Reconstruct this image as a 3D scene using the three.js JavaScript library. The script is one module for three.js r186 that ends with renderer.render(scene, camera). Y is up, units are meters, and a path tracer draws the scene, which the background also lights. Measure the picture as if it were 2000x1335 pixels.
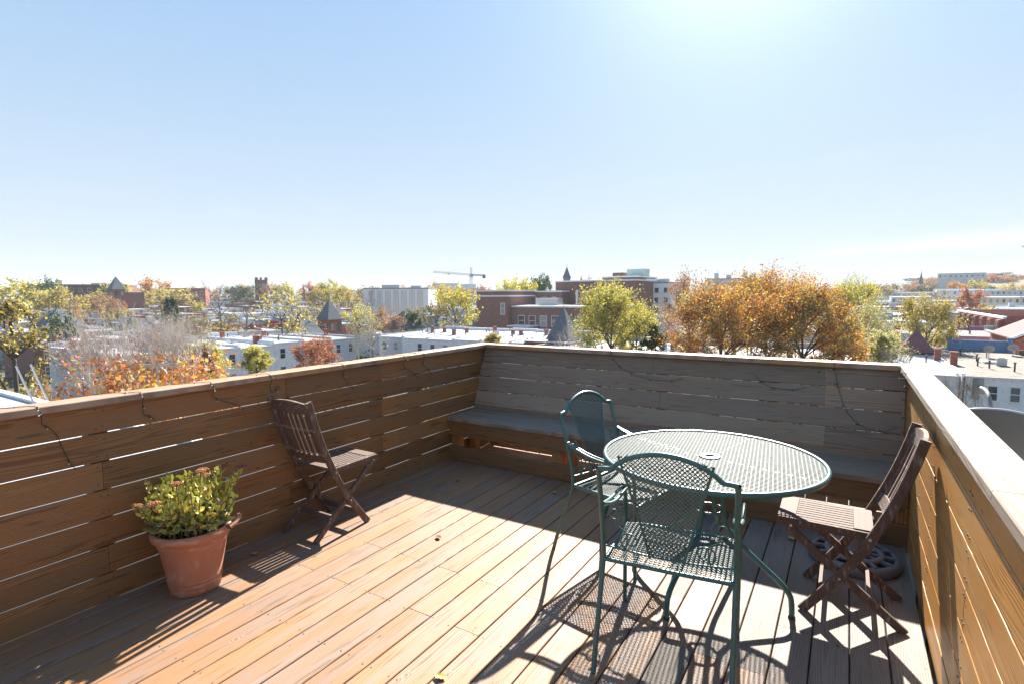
import * as THREE from 'three';
import { mergeGeometries } from 'three/addons/utils/BufferGeometryUtils.js';

// ---------------------------------------------------------------- camera, sky, sun, exposure
const scene = new THREE.Scene();
const camera = new THREE.PerspectiveCamera(64.81, 1024 / 683, 0.05, 4000);
camera.rotation.order = 'YXZ';
camera.position.set(3.2277, 1.5738, 0);
camera.rotation.set(THREE.MathUtils.degToRad(-4.94), THREE.MathUtils.degToRad(31.92), THREE.MathUtils.degToRad(-0.37));

const renderer = new THREE.WebGLRenderer({ antialias: true });
renderer.toneMapping = THREE.LinearToneMapping;
renderer.toneMappingExposure = 4.0;
renderer.shadowMap.enabled = true;

const SUN = new THREE.Vector3(-0.255, 1.07, -1.5).normalize();
const sun = new THREE.DirectionalLight(new THREE.Color().setRGB(1.0, 0.93, 0.83), 5.0);
sun.position.copy(SUN).multiplyScalar(60);
sun.castShadow = true;
sun.shadow.mapSize.set(4096, 4096);
Object.assign(sun.shadow.camera, { left: -60, right: 60, top: 60, bottom: -60, near: 1, far: 200 });
sun.shadow.bias = -0.0005;
scene.add(sun, sun.target);

// seeded randomness and value noise
function rng(seed) { let s = seed >>> 0; return () => { s = (s + 0x6d2b79f5) >>> 0; let t = Math.imul(s ^ (s >>> 15), 1 | s); t = (t + Math.imul(t ^ (t >>> 7), 61 | t)) ^ t; return ((t ^ (t >>> 14)) >>> 0) / 4294967296; }; }
const PERM = (() => { const r = rng(77), a = new Float32Array(65536); for (let i = 0; i < 65536; i++) a[i] = r(); return a; })();
function vn(x, y) {
  const xi = Math.floor(x), yi = Math.floor(y); let fx = x - xi, fy = y - yi;
  fx = fx * fx * (3 - 2 * fx); fy = fy * fy * (3 - 2 * fy);
  const h = (a, b) => PERM[((a * 157 + b * 7919) ^ (b * 31)) & 65535];
  const a = h(xi, yi), b = h(xi + 1, yi), c = h(xi, yi + 1), d = h(xi + 1, yi + 1);
  return a + (b - a) * fx + (c - a) * fy + (a - b - c + d) * fx * fy;
}
const fbm = (x, y, n = 4) => { let s = 0, a = 0.5, t = 0; for (let i = 0; i < n; i++) { s += a * vn(x, y); t += a; a *= 0.5; x = x * 2.03 + 17.1; y = y * 2.03 + 5.7; } return s / t; };
const clamp = (x, a = 0, b = 1) => Math.min(b, Math.max(a, x));
const smooth = (a, b, x) => { const t = clamp((x - a) / (b - a)); return t * t * (3 - 2 * t); };
const lerp = (a, b, t) => a + (b - a) * t;

// the clear autumn sky: deep blue overhead, pale at the horizon, bright air round the sun, thin cirrus low in the south
function skyTexture() {
  const W = 1024, H = 512, data = new Float32Array(W * H * 4), E = 4.0;
  const Hz = [0.84, 0.915, 0.955], Z = [0.11, 0.285, 0.66], K = [2.35, 1.75, 0.75];
  for (let j = 0; j < H; j++) for (let i = 0; i < W; i++) {
    const el = Math.max(0, ((j + 0.5) / H - 0.5) * Math.PI), az = ((i + 0.5) / W - 0.5) * 2 * Math.PI;
    const dx = Math.cos(el) * Math.cos(az), dz = Math.cos(el) * Math.sin(az), dy = Math.sin(el);
    const ang = Math.acos(clamp(dx * SUN.x + dy * SUN.y + dz * SUN.z, -1, 1)) * 57.2958;
    const glow = 1.7 * Math.exp(-ang / 6.6) + 0.15 * Math.exp(-ang / 36);
    const bear = Math.atan2(dx, -dz) * 57.2958, e = el * 57.2958;
    const ribbon = Math.exp(-(((e - 3.55 - (bear + 2.5) * 0.055) / (0.22 + 0.03 * Math.max(0, bear + 3))) ** 2)) * smooth(-6, 1, bear) * (1 - smooth(20, 60, bear)) * smooth(0.15, 0.6, fbm(bear * 0.3, e * 2.6 + 4, 4));
    const thin = 0.10 * smooth(0.55, 0.85, fbm(bear * 0.12 + 9, e * 0.9, 4)) * smooth(1, 5, e) * (1 - smooth(9, 16, e));
    const cl = clamp(ribbon * 0.95 + thin);
    const o = (j * W + i) * 4;
    for (let c = 0; c < 3; c++) {
      let L = Z[c] + (Hz[c] - Z[c]) * Math.exp(-dy * K[c]) + glow * [1, 0.985, 0.95][c];
      L = lerp(L, [0.97, 0.98, 1.0][c] + glow * 0.8, cl);
      data[o + c] = L / E;
    }
    data[o + 3] = 1;
  }
  const t = new THREE.DataTexture(data, W, H, THREE.RGBAFormat, THREE.FloatType);
  t.mapping = THREE.EquirectangularReflectionMapping; t.magFilter = t.minFilter = THREE.LinearFilter; t.wrapS = THREE.RepeatWrapping;
  t.colorSpace = THREE.LinearSRGBColorSpace; t.needsUpdate = true;
  return t;
}
scene.background = skyTexture();
scene.environment = scene.background;

// ---------------------------------------------------------------- builders
const taken = {};
function numbered(n) { const k = taken[n] = (taken[n] ?? -1) + 1; return k ? `${n}_${String(k).padStart(3, '0')}` : n; }
function tag(o, label, category, group) { o.userData.label = label; if (category) o.userData.category = category; if (group) o.userData.group = group; return o; }
function thing(name, label, category, pos = [0, 0, 0], turn = 0, group) {
  const g = new THREE.Group(); g.name = numbered(name); scene.add(g); g.position.set(...pos); g.rotation.y = turn;
  return tag(g, label, category, group);
}
function mesh(name, geo, mat, parent) {
  const m = new THREE.Mesh(Array.isArray(geo) ? merge(geo) : geo, mat); m.name = parent === scene ? numbered(name) : name; m.castShadow = m.receiveShadow = true; parent.add(m); return m;
}
function setting(name, geo, mat) { const m = mesh(name, geo, mat, scene); m.userData.kind = 'structure'; return m; }
function merge(list) {
  const keep = list.map((g) => { const q = g.index ? g.toNonIndexed() : g; for (const k of Object.keys(q.attributes)) if (!['position', 'normal', 'uv'].includes(k)) q.deleteAttribute(k); return q; });
  return mergeGeometries(keep, false);
}
const mat = (r, g, b, rough = 0.8, extra = {}) => new THREE.MeshStandardMaterial({ color: new THREE.Color().setRGB(r, g, b), roughness: rough, ...extra });
const V = (x, y, z) => new THREE.Vector3(x, y, z);
function box(w, h, d, x = 0, y = 0, z = 0) { const g = new THREE.BoxGeometry(w, h, d); g.translate(x, y, z); return g; }
function boxUV(w, h, d, x = 0, y = 0, z = 0, s = 1) {       // a box whose uv run in metres / s
  const g = box(w, h, d, x, y, z), p = g.attributes.position, n = g.attributes.normal, u = g.attributes.uv;
  for (let i = 0; i < p.count; i++) {
    const ax = Math.abs(n.getX(i)), ay = Math.abs(n.getY(i));
    if (ax > 0.5) u.setXY(i, p.getZ(i) / s, p.getY(i) / s); else if (ay > 0.5) u.setXY(i, p.getX(i) / s, p.getZ(i) / s); else u.setXY(i, p.getX(i) / s, p.getY(i) / s);
  }
  return g;
}
function tube(pts, r, seg = 24, rad = 8, closed = false) {
  return new THREE.TubeGeometry(new THREE.CatmullRomCurve3(pts.map((p) => p.isVector3 ? p : V(...p)), closed, 'centripetal'), seg, r, rad, closed);
}
function rod(a, b, r, rad = 6) {
  const A = V(...a), B = V(...b), d = B.clone().sub(A), g = new THREE.CylinderGeometry(r, r, d.length(), rad);
  g.applyQuaternion(new THREE.Quaternion().setFromUnitVectors(V(0, 1, 0), d.normalize())); g.translate((A.x + B.x) / 2, (A.y + B.y) / 2, (A.z + B.z) / 2); return g;
}
// a plank with chamfered edges: length along x, thickness y, width z; uv pick one board of the wood texture
const WOOD_ROWS = 7, WOOD_LEN = 4.0, ROW = 0.146;
function plank(L, T, W, row = 0, off = 0, c = 0.003) {
  const y = T / 2, z = W / 2;
  const ring = [[y, -z + c], [y, z - c], [y - c, z], [-y + c, z], [-y, z - c], [-y, -z + c], [-y + c, -z], [y - c, -z]];
  const pos = [], uv = [];
  const vOf = ([py, pz]) => (row * ROW + 0.003 + clamp(pz + z + (pz > z - 1e-6 || pz < -z + 1e-6 ? (y - py) * 0.5 : 0), 0, ROW - 0.006)) / (WOOD_ROWS * ROW);
  const put = (x, q) => { pos.push(x, q[0], q[1]); uv.push((x + L / 2 + off) / WOOD_LEN, vOf(q)); };
  for (let i = 0; i < 8; i++) {
    const a = ring[i], b = ring[(i + 1) % 8];
    put(-L / 2, a); put(-L / 2, b); put(L / 2, b); put(-L / 2, a); put(L / 2, b); put(L / 2, a);
  }
  for (const s of [-1, 1]) for (let i = 1; i < 7; i++) {
    const t = s > 0 ? [ring[0], ring[i], ring[i + 1]] : [ring[0], ring[i + 1], ring[i]];
    for (const q of t) put(s * L / 2, q);
  }
  const g = new THREE.BufferGeometry();
  g.setAttribute('position', new THREE.Float32BufferAttribute(pos, 3)); g.setAttribute('uv', new THREE.Float32BufferAttribute(uv, 2));
  g.computeVertexNormals();
  return g;
}
// a flat profile (list of [a, b]) swept to a constant thickness along the third axis
function prism(outline, t, bevel = 0.002) {
  const g = new THREE.ExtrudeGeometry(new THREE.Shape(outline.map(([a, b]) => new THREE.Vector2(a, b))), { depth: t - 2 * bevel, bevelEnabled: bevel > 0, bevelThickness: bevel, bevelSize: bevel, bevelOffset: -bevel, bevelSegments: 1, curveSegments: 8 });
  g.translate(0, 0, bevel - t / 2); return g;
}

// ---------------------------------------------------------------- procedural textures
function dataTex(w, h, fn, srgb = true, wrap = true) {
  const d = new Uint8Array(w * h * 4), c = [0, 0, 0];
  const enc = srgb ? (x) => (x <= 0.0031308 ? 12.92 * x : 1.055 * Math.pow(x, 1 / 2.4) - 0.055) : (x) => x;
  for (let j = 0; j < h; j++) for (let i = 0; i < w; i++) { fn(i, j, c); const o = (j * w + i) * 4; for (let k = 0; k < 3; k++) d[o + k] = clamp(enc(clamp(c[k]))) * 255; d[o + 3] = 255; }
  const t = new THREE.DataTexture(d, w, h, THREE.RGBAFormat); t.magFilter = THREE.LinearFilter; t.minFilter = THREE.LinearMipmapLinearFilter; t.generateMipmaps = true;
  if (wrap) t.wrapS = t.wrapT = THREE.RepeatWrapping;
  if (srgb) t.colorSpace = THREE.SRGBColorSpace;
  t.needsUpdate = true; return t;
}
// grain of seven boards, 4 m long: growth rings cut at a slant, fibres, knots
const TW = 2048, TH = 1022;
const GRAIN = (() => {
  const g = new Float32Array(TW * TH), kn = new Float32Array(TW * TH), r = rng(5);
  for (let b = 0; b < WOOD_ROWS; b++) {
    const c0 = lerp(0.02, 0.126, r()), d0 = lerp(-0.02, 0.03, r()), tilt = lerp(-0.012, 0.012, r()), sp = lerp(0.0065, 0.010, r());
    const knots = []; const nk = 2 + Math.floor(r() * 3);
    for (let k = 0; k < nk; k++) knots.push([r() * 4, lerp(0.02, 0.126, r()), lerp(0.004, 0.011, r())]);
    for (let j = 0; j < 146; j++) for (let i = 0; i < TW; i++) {
      const u = i / TW * 4, v = j * 0.001, R = b * 11.3;
      let vv = v - c0 + (fbm(u * 0.9 + R, 3.1, 3) - 0.5) * 0.07 + (fbm(u * 4 + R, v * 9, 2) - 0.5) * 0.006;
      let dep = d0 + tilt * (u - 2) * 2 + (fbm(u * 0.55 + R, 8.3, 2) - 0.5) * 0.07, kd = 0;
      for (const [ku, kv, kr] of knots) {
        const ex = (u - ku) * 0.55, ey = v - kv, q = Math.sqrt(ex * ex + ey * ey);
        if (q < kr * 6) { const w = Math.exp(-((q / (kr * 1.7)) ** 2)); vv += w * 0.012 * Math.sign(ey); dep += w * 0.02; kd = Math.max(kd, 1 - smooth(kr * 0.55, kr * 0.9, q)); }
      }
      const rad = Math.sqrt(vv * vv + dep * dep) / sp + (fbm(u * 1.5 + R, v * 30, 2) - 0.5) * 0.35;
      const f = rad - Math.floor(rad), ringv = f < 0.78 ? Math.pow(f / 0.78, 2.2) : 1 - (f - 0.78) / 0.22;
      const fib = vn(u * 26 + R, v * 900), fib2 = vn(u * 7 + R * 2, v * 330);
      const o = (b * 146 + j) * TW + i;
      g[o] = clamp(ringv * 0.62 + fib * 0.22 + fib2 * 0.16); kn[o] = kd * (0.75 + 0.25 * fib);
    }
  }
  return { g, kn };
})();
function woodTex(light, dark, patch, patchAmt, spec = 0) {
  return dataTex(TW, TH, (i, j, c) => {
    const o = j * TW + i, g = GRAIN.g[o], k = GRAIN.kn[o], u = i / TW * 4, v = j * 0.001;
    const p = smooth(0.38, 0.68, fbm(u * 2.6 + 40, v * 16 + Math.floor(j / 146) * 7.7, 4)) * patchAmt;
    const st = smooth(0.66, 0.8, fbm(u * 5 + 3, v * 60, 3)) * spec;
    for (let n = 0; n < 3; n++) { let a = lerp(light[n], dark[n], g); a = lerp(a, patch[n] * (1.1 - 0.35 * g), p); a = lerp(a, a * 0.55, st); c[n] = lerp(a, dark[n] * 0.35, k * 0.85); }
  });
}
const grainBump = dataTex(TW, TH, (i, j, c) => { const o = j * TW + i; c[0] = c[1] = c[2] = 1 - GRAIN.g[o] * 0.75 - GRAIN.kn[o] * 0.2; }, false);
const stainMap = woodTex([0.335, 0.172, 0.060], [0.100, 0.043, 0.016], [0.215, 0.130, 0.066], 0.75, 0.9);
const sunlitStainMap = woodTex([0.56, 0.285, 0.075], [0.30, 0.118, 0.026], [0.47, 0.26, 0.10], 0.6, 0.5);  // same wall stain, lightened to paint in sunlight on the right parapet
const deckMap = woodTex([0.272, 0.192, 0.142], [0.146, 0.088, 0.058], [0.268, 0.142, 0.064], 0.9, 0.75);
const greyMap = woodTex([0.225, 0.19, 0.158], [0.10, 0.082, 0.067], [0.185, 0.17, 0.152], 0.8, 0.5);
const wood = (map, tint, rough = 0.62, bump = 0.0012) => new THREE.MeshStandardMaterial({ map, color: new THREE.Color().setRGB(...tint), roughness: rough, bumpMap: grainBump, bumpScale: bump });
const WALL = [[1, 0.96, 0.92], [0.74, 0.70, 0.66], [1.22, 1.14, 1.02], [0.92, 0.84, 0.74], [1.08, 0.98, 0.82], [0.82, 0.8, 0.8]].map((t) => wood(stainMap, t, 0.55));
const SUNLIT_WALL = [[1, 1, 1], [0.86, 0.86, 0.84], [1.1, 1.06, 1.0], [0.95, 0.9, 0.82]].map((t) => wood(sunlitStainMap, t, 0.42));
const BACK = [[1.42, 1.17, 0.92], [1.06, 0.88, 0.70], [1.68, 1.38, 1.09], [1.28, 1.08, 0.88]].map((t) => wood(greyMap, t, 0.7));
const CAPL = wood(deckMap, [1.35, 1.36, 1.34], 0.6), CAPR = wood(greyMap, [1.4, 1.3, 1.22], 0.8);
const BENCH = wood(stainMap, [0.8, 0.78, 0.74], 0.6), SEAT = wood(greyMap, [1.3, 1.15, 0.98], 0.7);
const woodRand = rng(31);
const pick = (a) => a[Math.floor(woodRand() * a.length)];

// ---------------------------------------------------------------- the deck: boards, joists, roof below
const DW = 3.6, ZN = 1.6, ZB = -4.76;
{
  const floor = new THREE.Group(); floor.name = 'deck_floor'; floor.userData = { kind: 'structure', label: 'sun bleached timber deck floor of long boards' }; scene.add(floor);
  const dr = rng(9), SP = 0.1462, G = 0.0062;
  const tones = [];
  for (let q = 0; q < 10; q++) { const s = q / 9, d = 0.84 + 0.32 * PERM[q * 37 + 5]; tones.push(wood(deckMap, [d * lerp(1.03, 1.0, s), d * lerp(0.93, 1.07, s), d * lerp(0.80, 1.22, s)], 0.62, 0.002)); }
  const greyTones = [[1.0, 0.97, 0.95], [0.84, 0.83, 0.82], [1.12, 1.06, 1.01]].map((t) => wood(greyMap, t, 0.72, 0.002));
  for (let k = -10; k <= 15; k++) {
    const xr = Math.min(DW - 0.002, 1.5412 + k * SP - G / 2), xl = Math.max(0.002, 1.5412 + (k - 1) * SP + G / 2);
    if (xr - xl < 0.02) continue;
    const jz = (k & 1) ? -2.335 : -1.93, cuts = [ZN, jz + ((dr() - 0.5) * 0.004), ZB];
    if (k > 3 && dr() < 0.6) cuts[1] = jz - 0.405 * (dr() < 0.5 ? 1 : -2);
    for (let s = 0; s < 2; s++) {
      const a = cuts[s] - (s ? 0.0015 : 0), b = cuts[s + 1] + (s ? 0 : 0.0015), L = a - b, W = xr - xl;
      const greyness = smooth(1.9, 3.3, (xl + xr) / 2 + (dr() - 0.5) * 0.9);
      const m = dr() < greyness * 0.95 ? greyTones[Math.floor(dr() * 3)] : tones[clamp(Math.floor((greyness * 0.7 + dr() * 0.35) * 10), 0, 9)];
      const b_ = mesh('board', plank(L, 0.026, W, Math.floor(dr() * 7), dr() * Math.max(0, 4 - L)), m, floor);
      b_.rotation.y = dr() < 0.5 ? Math.PI / 2 : -Math.PI / 2; b_.position.set((xl + xr) / 2, -0.013 - dr() * 0.0012, (a + b) / 2);
    }
  }
  const jm = mat(0.16, 0.11, 0.07, 0.9);
  for (let z = -4.6; z < 1.6; z += 0.4064) mesh('joist', box(3.56, 0.14, 0.038, 1.8, -0.098, z + 0.236), jm, floor);
  // screw heads, two at every joist crossing
  const sc = [], sg = new THREE.CylinderGeometry(0.0038, 0.0038, 0.0016, 7);
  for (let k = -10; k <= 14; k++) for (let z = -4.364; z < -0.6; z += 0.4064) for (const s of [-0.052, 0.052]) { const g = sg.clone(); g.translate(1.5412 + (k - 0.5) * SP + s + (dr() - 0.5) * 0.012, 0.0002, z + (dr() - 0.5) * 0.016); sc.push(g); }
  const screws = mesh('screw_heads', sc, mat(0.10, 0.085, 0.07, 0.5), floor); screws.userData.kind = 'stuff';
}
setting('flat_roof_below_deck', box(9.2, 0.3, 8.6, 1.2, -0.40, -1.2), mat(0.12, 0.12, 0.125, 0.85));

// ---------------------------------------------------------------- the three slatted parapets round it
const PITCH = 0.149, BW = 0.1428, BT = 0.016, CAPY = 1.051;
function cutList(from, to, joints) { const c = [from, ...joints.filter((j) => j > Math.min(from, to) && j < Math.max(from, to)).sort((p, q) => (to > from ? p - q : q - p)), to]; return c.slice(1).map((v, i) => [c[i], v]); }
function sideWall(x, out, label) {
  const w = thing('slatted_parapet', label, 'parapet', [x, 0, 0]);
  const wr = rng(x > 1 ? 41 : 17), posts = [-4.62, -3.6, -3.142, -2.263, -1.18, -0.25, 0.7, 1.5];
  for (let k = 0; k < 7; k++) {
    const y = 1.032 - k * PITCH - BW / 2;
    const js = x > 1 ? [posts[2 + (k * 3) % 4], posts[3 + (k * 2) % 3]] : [[-3.142, -2.263][k % 2 ? 1 : 0], k % 3 === 2 ? -1.18 : -0.25, k === 6 ? -3.6 : -9];
    if (x < 1 && k === 0) js[1] = -3.142, js[0] = -2.263;
    for (const [a, b] of cutList(1.5, ZB + 0.02, js)) {
      const L = a - b - 0.002;
      const m = mesh('board', plank(L, BT, BW, Math.floor(wr() * 7), wr() * Math.max(0, 4 - L), 0.0025), x > 1 ? SUNLIT_WALL[Math.floor(wr() * 4)] : WALL[Math.floor(wr() * 6)], w);
      m.rotation.set(0, Math.PI / 2, 0); m.rotateX(out * Math.PI / 2 * (wr() < 0.5 ? 1 : -1)); m.position.set(out * BT / 2 + (wr() - 0.5) * 0.0015, y + (wr() - 0.5) * 0.002, (a + b) / 2);
    }
  }
  for (const z of posts) { const p = mesh('post', plank(1.40, 0.085, 0.085, 2, wr() * 2, 0.004), WALL[1], w); p.rotation.z = Math.PI / 2; p.position.set(out * (BT + 0.0435), 0.332, z); }
  const sg = new THREE.CylinderGeometry(0.004, 0.004, 0.002, 7); sg.rotateZ(Math.PI / 2); const sc = [];
  for (const z of posts) for (let k = 0; k < 7; k++) for (const dy of [-0.045, 0.045]) for (const dz of [-0.018, 0.018]) { const g = sg.clone(); g.translate(-out * 0.0008, 1.032 - k * PITCH - BW / 2 + dy + (wr() - 0.5) * 0.012, z + dz + (wr() - 0.5) * 0.012); sc.push(g); }
  mesh('screw_heads', sc, mat(0.06, 0.05, 0.045, 0.5), w).userData.kind = 'stuff';
  const capX = out * 0.03, cm = x > 1 ? CAPR : CAPL;
  for (const [a, b] of cutList(1.55, ZB + (x > 1 ? 0.04 : 0.01), x > 1 ? [] : [-2.9, 0.4])) {
    const L = Math.abs(a - b) - 0.002;
    for (const [p, q] of L > 3.9 ? [[a, a - L / 2 - 0.2], [a - L / 2 - 0.202, b]] : [[a, b]]) { const Lc = Math.abs(p - q) - 0.001; const m = mesh('cap_rail', plank(Lc, 0.038, 0.14, x > 1 ? 3 : 5, 0.05, 0.004), cm, w); m.rotation.y = Math.PI / 2; m.position.set(capX, CAPY, (p + q) / 2); }
  }
  return w;
}
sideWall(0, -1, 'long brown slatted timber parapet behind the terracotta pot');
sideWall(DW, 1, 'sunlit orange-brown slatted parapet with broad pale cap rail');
{
  const tilt = Math.atan(0.21 / 0.632), ct = Math.cos(tilt), st = Math.sin(tilt), wr = rng(23);
  const w = thing('slatted_parapet', 'weathered grey slatted parapet leaning back behind the bench', 'parapet');
  for (let k = 0; k < 5; k++) {
    const wd = k === 4 ? 0.05 : 0.1432, s0 = k * PITCH + wd / 2 + (wr() - 0.5) * 0.002, y = 1.03 - s0 * ct, z = -4.62 + s0 * st;
    for (const [a, b] of cutList(0.006, DW - 0.006, k % 2 ? [3.12] : [k === 0 ? 3.115 : 1.9])) {
      const L = b - a - 0.002;
      const m = mesh('board', plank(L, BT, wd, Math.floor(wr() * 7), wr() * Math.max(0, 4 - L), 0.004), BACK[Math.floor(wr() * 4)], w);
      m.rotation.x = Math.PI / 2 - tilt + (wr() - 0.5) * 0.02; m.position.set((a + b) / 2, y - st * BT / 2 + (wr() - 0.5) * 0.0015, z - ct * BT / 2);
    }
  }
  for (const [a, b] of [[0.043, 1.39], [1.393, 2.94], [2.943, 3.557]]) { const m = mesh('cap_rail', plank(b - a, 0.038, 0.14, 5, a, 0.004), CAPL, w); m.position.set((a + b) / 2, CAPY, -4.655); }
  for (const x of [0.05, 0.95, 1.85, 2.75, 3.55]) {
    const p = mesh('post', plank(0.64, 0.038, 0.085, 1, 0.3, 0.003), WALL[1], w); p.rotation.set(-tilt, 0, Math.PI / 2);
    p.position.set(x + 0.066 * (x > 2 ? -1 : 1), 0.70 - (BT + 0.044) * st, -4.51 - (BT + 0.044) * ct);
    const v = mesh('post', plank(1.36, 0.085, 0.085, 2, 0.1, 0.003), WALL[1], w); v.rotation.z = Math.PI / 2; v.position.set(x, 0.348, -4.742);
  }
  for (let k = 0; k < 3; k++) { const m = mesh('added_lower_board', plank(DW, BT, BW - 0.008, k + 2, 0.2), WALL[0], w); m.rotation.x = Math.PI / 2; m.position.set(DW / 2, 0.055 + k * 0.155, -4.80); }  // boards added to limit the sun reaching the floor under the bench
}
// ---------------------------------------------------------------- built-in bench
{
  const b = thing('built_in_bench', 'long built-in timber bench below the leaning grey parapet', 'bench');
  for (let k = 0; k < 3; k++) for (const [a, c] of cutList(0.004, DW - 0.004, [[1.1], [2.5], [1.75]][k])) {
    const m = mesh('seat_board', plank(c - a - 0.002, 0.036, 0.1405, (k * 3 + 1) % 7, 0.3), SEAT, b); m.position.set((a + c) / 2, 0.402, -4.06 - k * 0.1445);
  }
  for (const [a, c] of [[0.004, 2.4], [2.402, 3.596]]) { const m = mesh('front_board', plank(c - a, 0.03, 0.138, 4, 0.2), BENCH, b); m.rotation.x = Math.PI / 2; m.position.set((a + c) / 2, 0.314, -4.025); }
  for (const [a, c] of [[0.004, 1.9], [1.902, 3.596]]) { const m = mesh('toe_board', plank(c - a, 0.03, 0.138, 1, 0.4), BENCH, b); m.rotation.x = Math.PI / 2; m.position.set((a + c) / 2, 0.0705, -4.025); }
  for (const x of [0.052, 1.152, 2.30, 3.54]) { const m = mesh('leg', plank(0.38, 0.088, 0.088, 6, x * 0.5), WALL[2], b); m.rotation.z = Math.PI / 2; m.position.set(x, 0.192, -4.086); const r = mesh('leg', plank(0.38, 0.088, 0.088, 2, x * 0.5), WALL[2], b); r.rotation.z = Math.PI / 2; r.position.set(x, 0.192, -4.36); }
}

// ---------------------------------------------------------------- folding teak chairs
const teakTex = dataTex(256, 512, (i, j, c) => { const g = vn(i * 0.55, j * 0.03) * 0.5 + vn(i * 0.2, j * 0.012) * 0.5, w = smooth(0.5, 0.78, fbm(i * 0.05, j * 0.012 + 7, 4)); c[0] = lerp(lerp(0.135, 0.06, g), 0.26, w * 0.7); c[1] = lerp(lerp(0.080, 0.034, g), 0.225, w * 0.7); c[2] = lerp(lerp(0.058, 0.024, g), 0.205, w * 0.7); });
teakTex.repeat.set(6, 3);
const TEAK = new THREE.MeshStandardMaterial({ map: teakTex, roughness: 0.78, bumpMap: teakTex, bumpScale: 0.0006 });
const BOLT = mat(0.55, 0.54, 0.52, 0.35, { metalness: 0.8 });
function band(center, halfW) {   // a bent flat member from a list of centre points in the side plane (a = forward, b = up)
  const L = [], R = [];
  center.forEach((p, i) => { const a = center[Math.max(0, i - 1)], b = center[Math.min(center.length - 1, i + 1)], dx = b[0] - a[0], dy = b[1] - a[1], l = Math.hypot(dx, dy), w = p[2] ?? halfW; L.push([p[0] - dy / l * w, p[1] + dx / l * w]); R.push([p[0] + dy / l * w, p[1] - dx / l * w]); });
  return [...L, ...R.reverse()];
}
function sideMember(outline, x, t) { const g = prism(outline, t, 0.0025); g.rotateY(Math.PI / 2); g.translate(x, 0, 0); return g; }
function foldingChair(label) {
  const c = thing('folding_chair', label, 'chair', [0, 0, 0], 0, 'weathered teak folding chairs');
  const F = (s) => s + 0.2;    // forward distance; local -z is forward
  const S = new THREE.CatmullRomCurve3([[0, 0], [-0.075, 0.10], [-0.15, 0.205], [-0.235, 0.345], [-0.30, 0.48], [-0.36, 0.62], [-0.415, 0.78], [-0.455, 0.925]].map(([s, y]) => V(F(s), y, 0))).getPoints(28).map((p) => [p.x, p.y]);
  for (const x of [-0.185, 0.185]) {
    const g = sideMember(band(S, 0.021), x, 0.022); mesh('back_leg_rail', g, TEAK, c);
    const q = sideMember(band([[F(0.075), 0.405], [F(-0.17), 0.205], [F(-0.425), 0.0]], 0.019), x * 0.86, 0.021); mesh('front_leg', q, TEAK, c);
    const r = sideMember([[F(-0.285), 0.412], [F(0.118), 0.405], [F(0.125), 0.412], [F(0.125), 0.445], [F(0.115), 0.452], [F(-0.285), 0.447]], x * 0.985 - Math.sign(x) * 0.026, 0.022); mesh('seat_rail', r, TEAK, c);
    for (const [s, y] of [[-0.155, 0.207], [0.06, 0.425], [-0.27, 0.428]]) { const b = new THREE.CylinderGeometry(0.0065, 0.0065, 0.006, 10); b.rotateZ(Math.PI / 2); b.translate(Math.sign(x) * 0.197, y, -F(s)); mesh('bolt', b, BOLT, c); }
  }
  // seat: nine slats running front to back between a front and a rear board
  const hw = 0.147;
  for (const [s0, s1] of [[0.045, 0.124], [-0.285, -0.205]]) { const m = mesh('seat_end_board', new THREE.BoxGeometry(hw * 2 - 0.002, 0.02, s1 - s0), TEAK, c); m.position.set(0, 0.4435, -F((s0 + s1) / 2)); }
  for (let k = 0; k < 9; k++) { const m = mesh('seat_slat', new THREE.BoxGeometry(0.0235, 0.016, 0.248), TEAK, c); m.position.set(-hw + 0.0163 + k * 0.0327, 0.442, -F(-0.08)); }
  // backrest: bowed top rail, lower rail, seven upright slats
  const at = (y) => { let p = S[0]; for (let i = 1; i < S.length; i++) if (S[i][1] >= y) { const a = S[i - 1], b = S[i], t = (y - a[1]) / (b[1] - a[1]); return [lerp(a[0], b[0], t), y]; } else p = S[i]; return p; };
  const bow = (y0, y1, sag, arch, name) => {
    const n = 12, pos = [], idx = [];
    for (let i = 0; i <= n; i++) { const t = i / n * 2 - 1, x = t * 0.173, bend = sag * (1 - t * t), up = arch * (1 - t * t), a = at(y0), b = at(y1); for (const [p, w] of [[a, 0], [b, 0], [b, 1], [a, 1]]) pos.push(x, p[1] + (p === b ? up : 0), -(p[0] - bend + (w ? -0.009 : 0.009))); }
    for (let i = 0; i < n; i++) for (let e = 0; e < 4; e++) { const p = i * 4 + e, q = i * 4 + (e + 1) % 4; idx.push(p, p + 4, q, q, p + 4, q + 4); }
    const g = new THREE.BufferGeometry(); g.setAttribute('position', new THREE.Float32BufferAttribute(pos, 3)); g.setIndex(idx);
    const f = g.toNonIndexed(); f.computeVertexNormals(); const uv = []; for (let i = 0; i < f.attributes.position.count; i++) uv.push(f.attributes.position.getY(i) * 2, f.attributes.position.getX(i) * 2); f.setAttribute('uv', new THREE.Float32BufferAttribute(uv, 2)); mesh(name, f, TEAK, c);
  };
  bow(0.842, 0.905, 0.022, 0.022, 'top_rail'); bow(0.50, 0.556, 0.022, 0.0, 'lower_rail');
  for (let k = 0; k < 7; k++) {
    const x = -0.141 + k * 0.047, t = x / 0.173, bend = 0.022 * (1 - t * t), a = at(0.55), b = at(0.85);
    const g = sideMember(band([[a[0] - bend, a[1] - 0.006], [(a[0] + b[0]) / 2 - bend - 0.004, (a[1] + b[1]) / 2], [b[0] - bend, b[1] + 0.006]], 0.0055), x, 0.031); mesh('back_slat', g, TEAK, c);
  }
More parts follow.
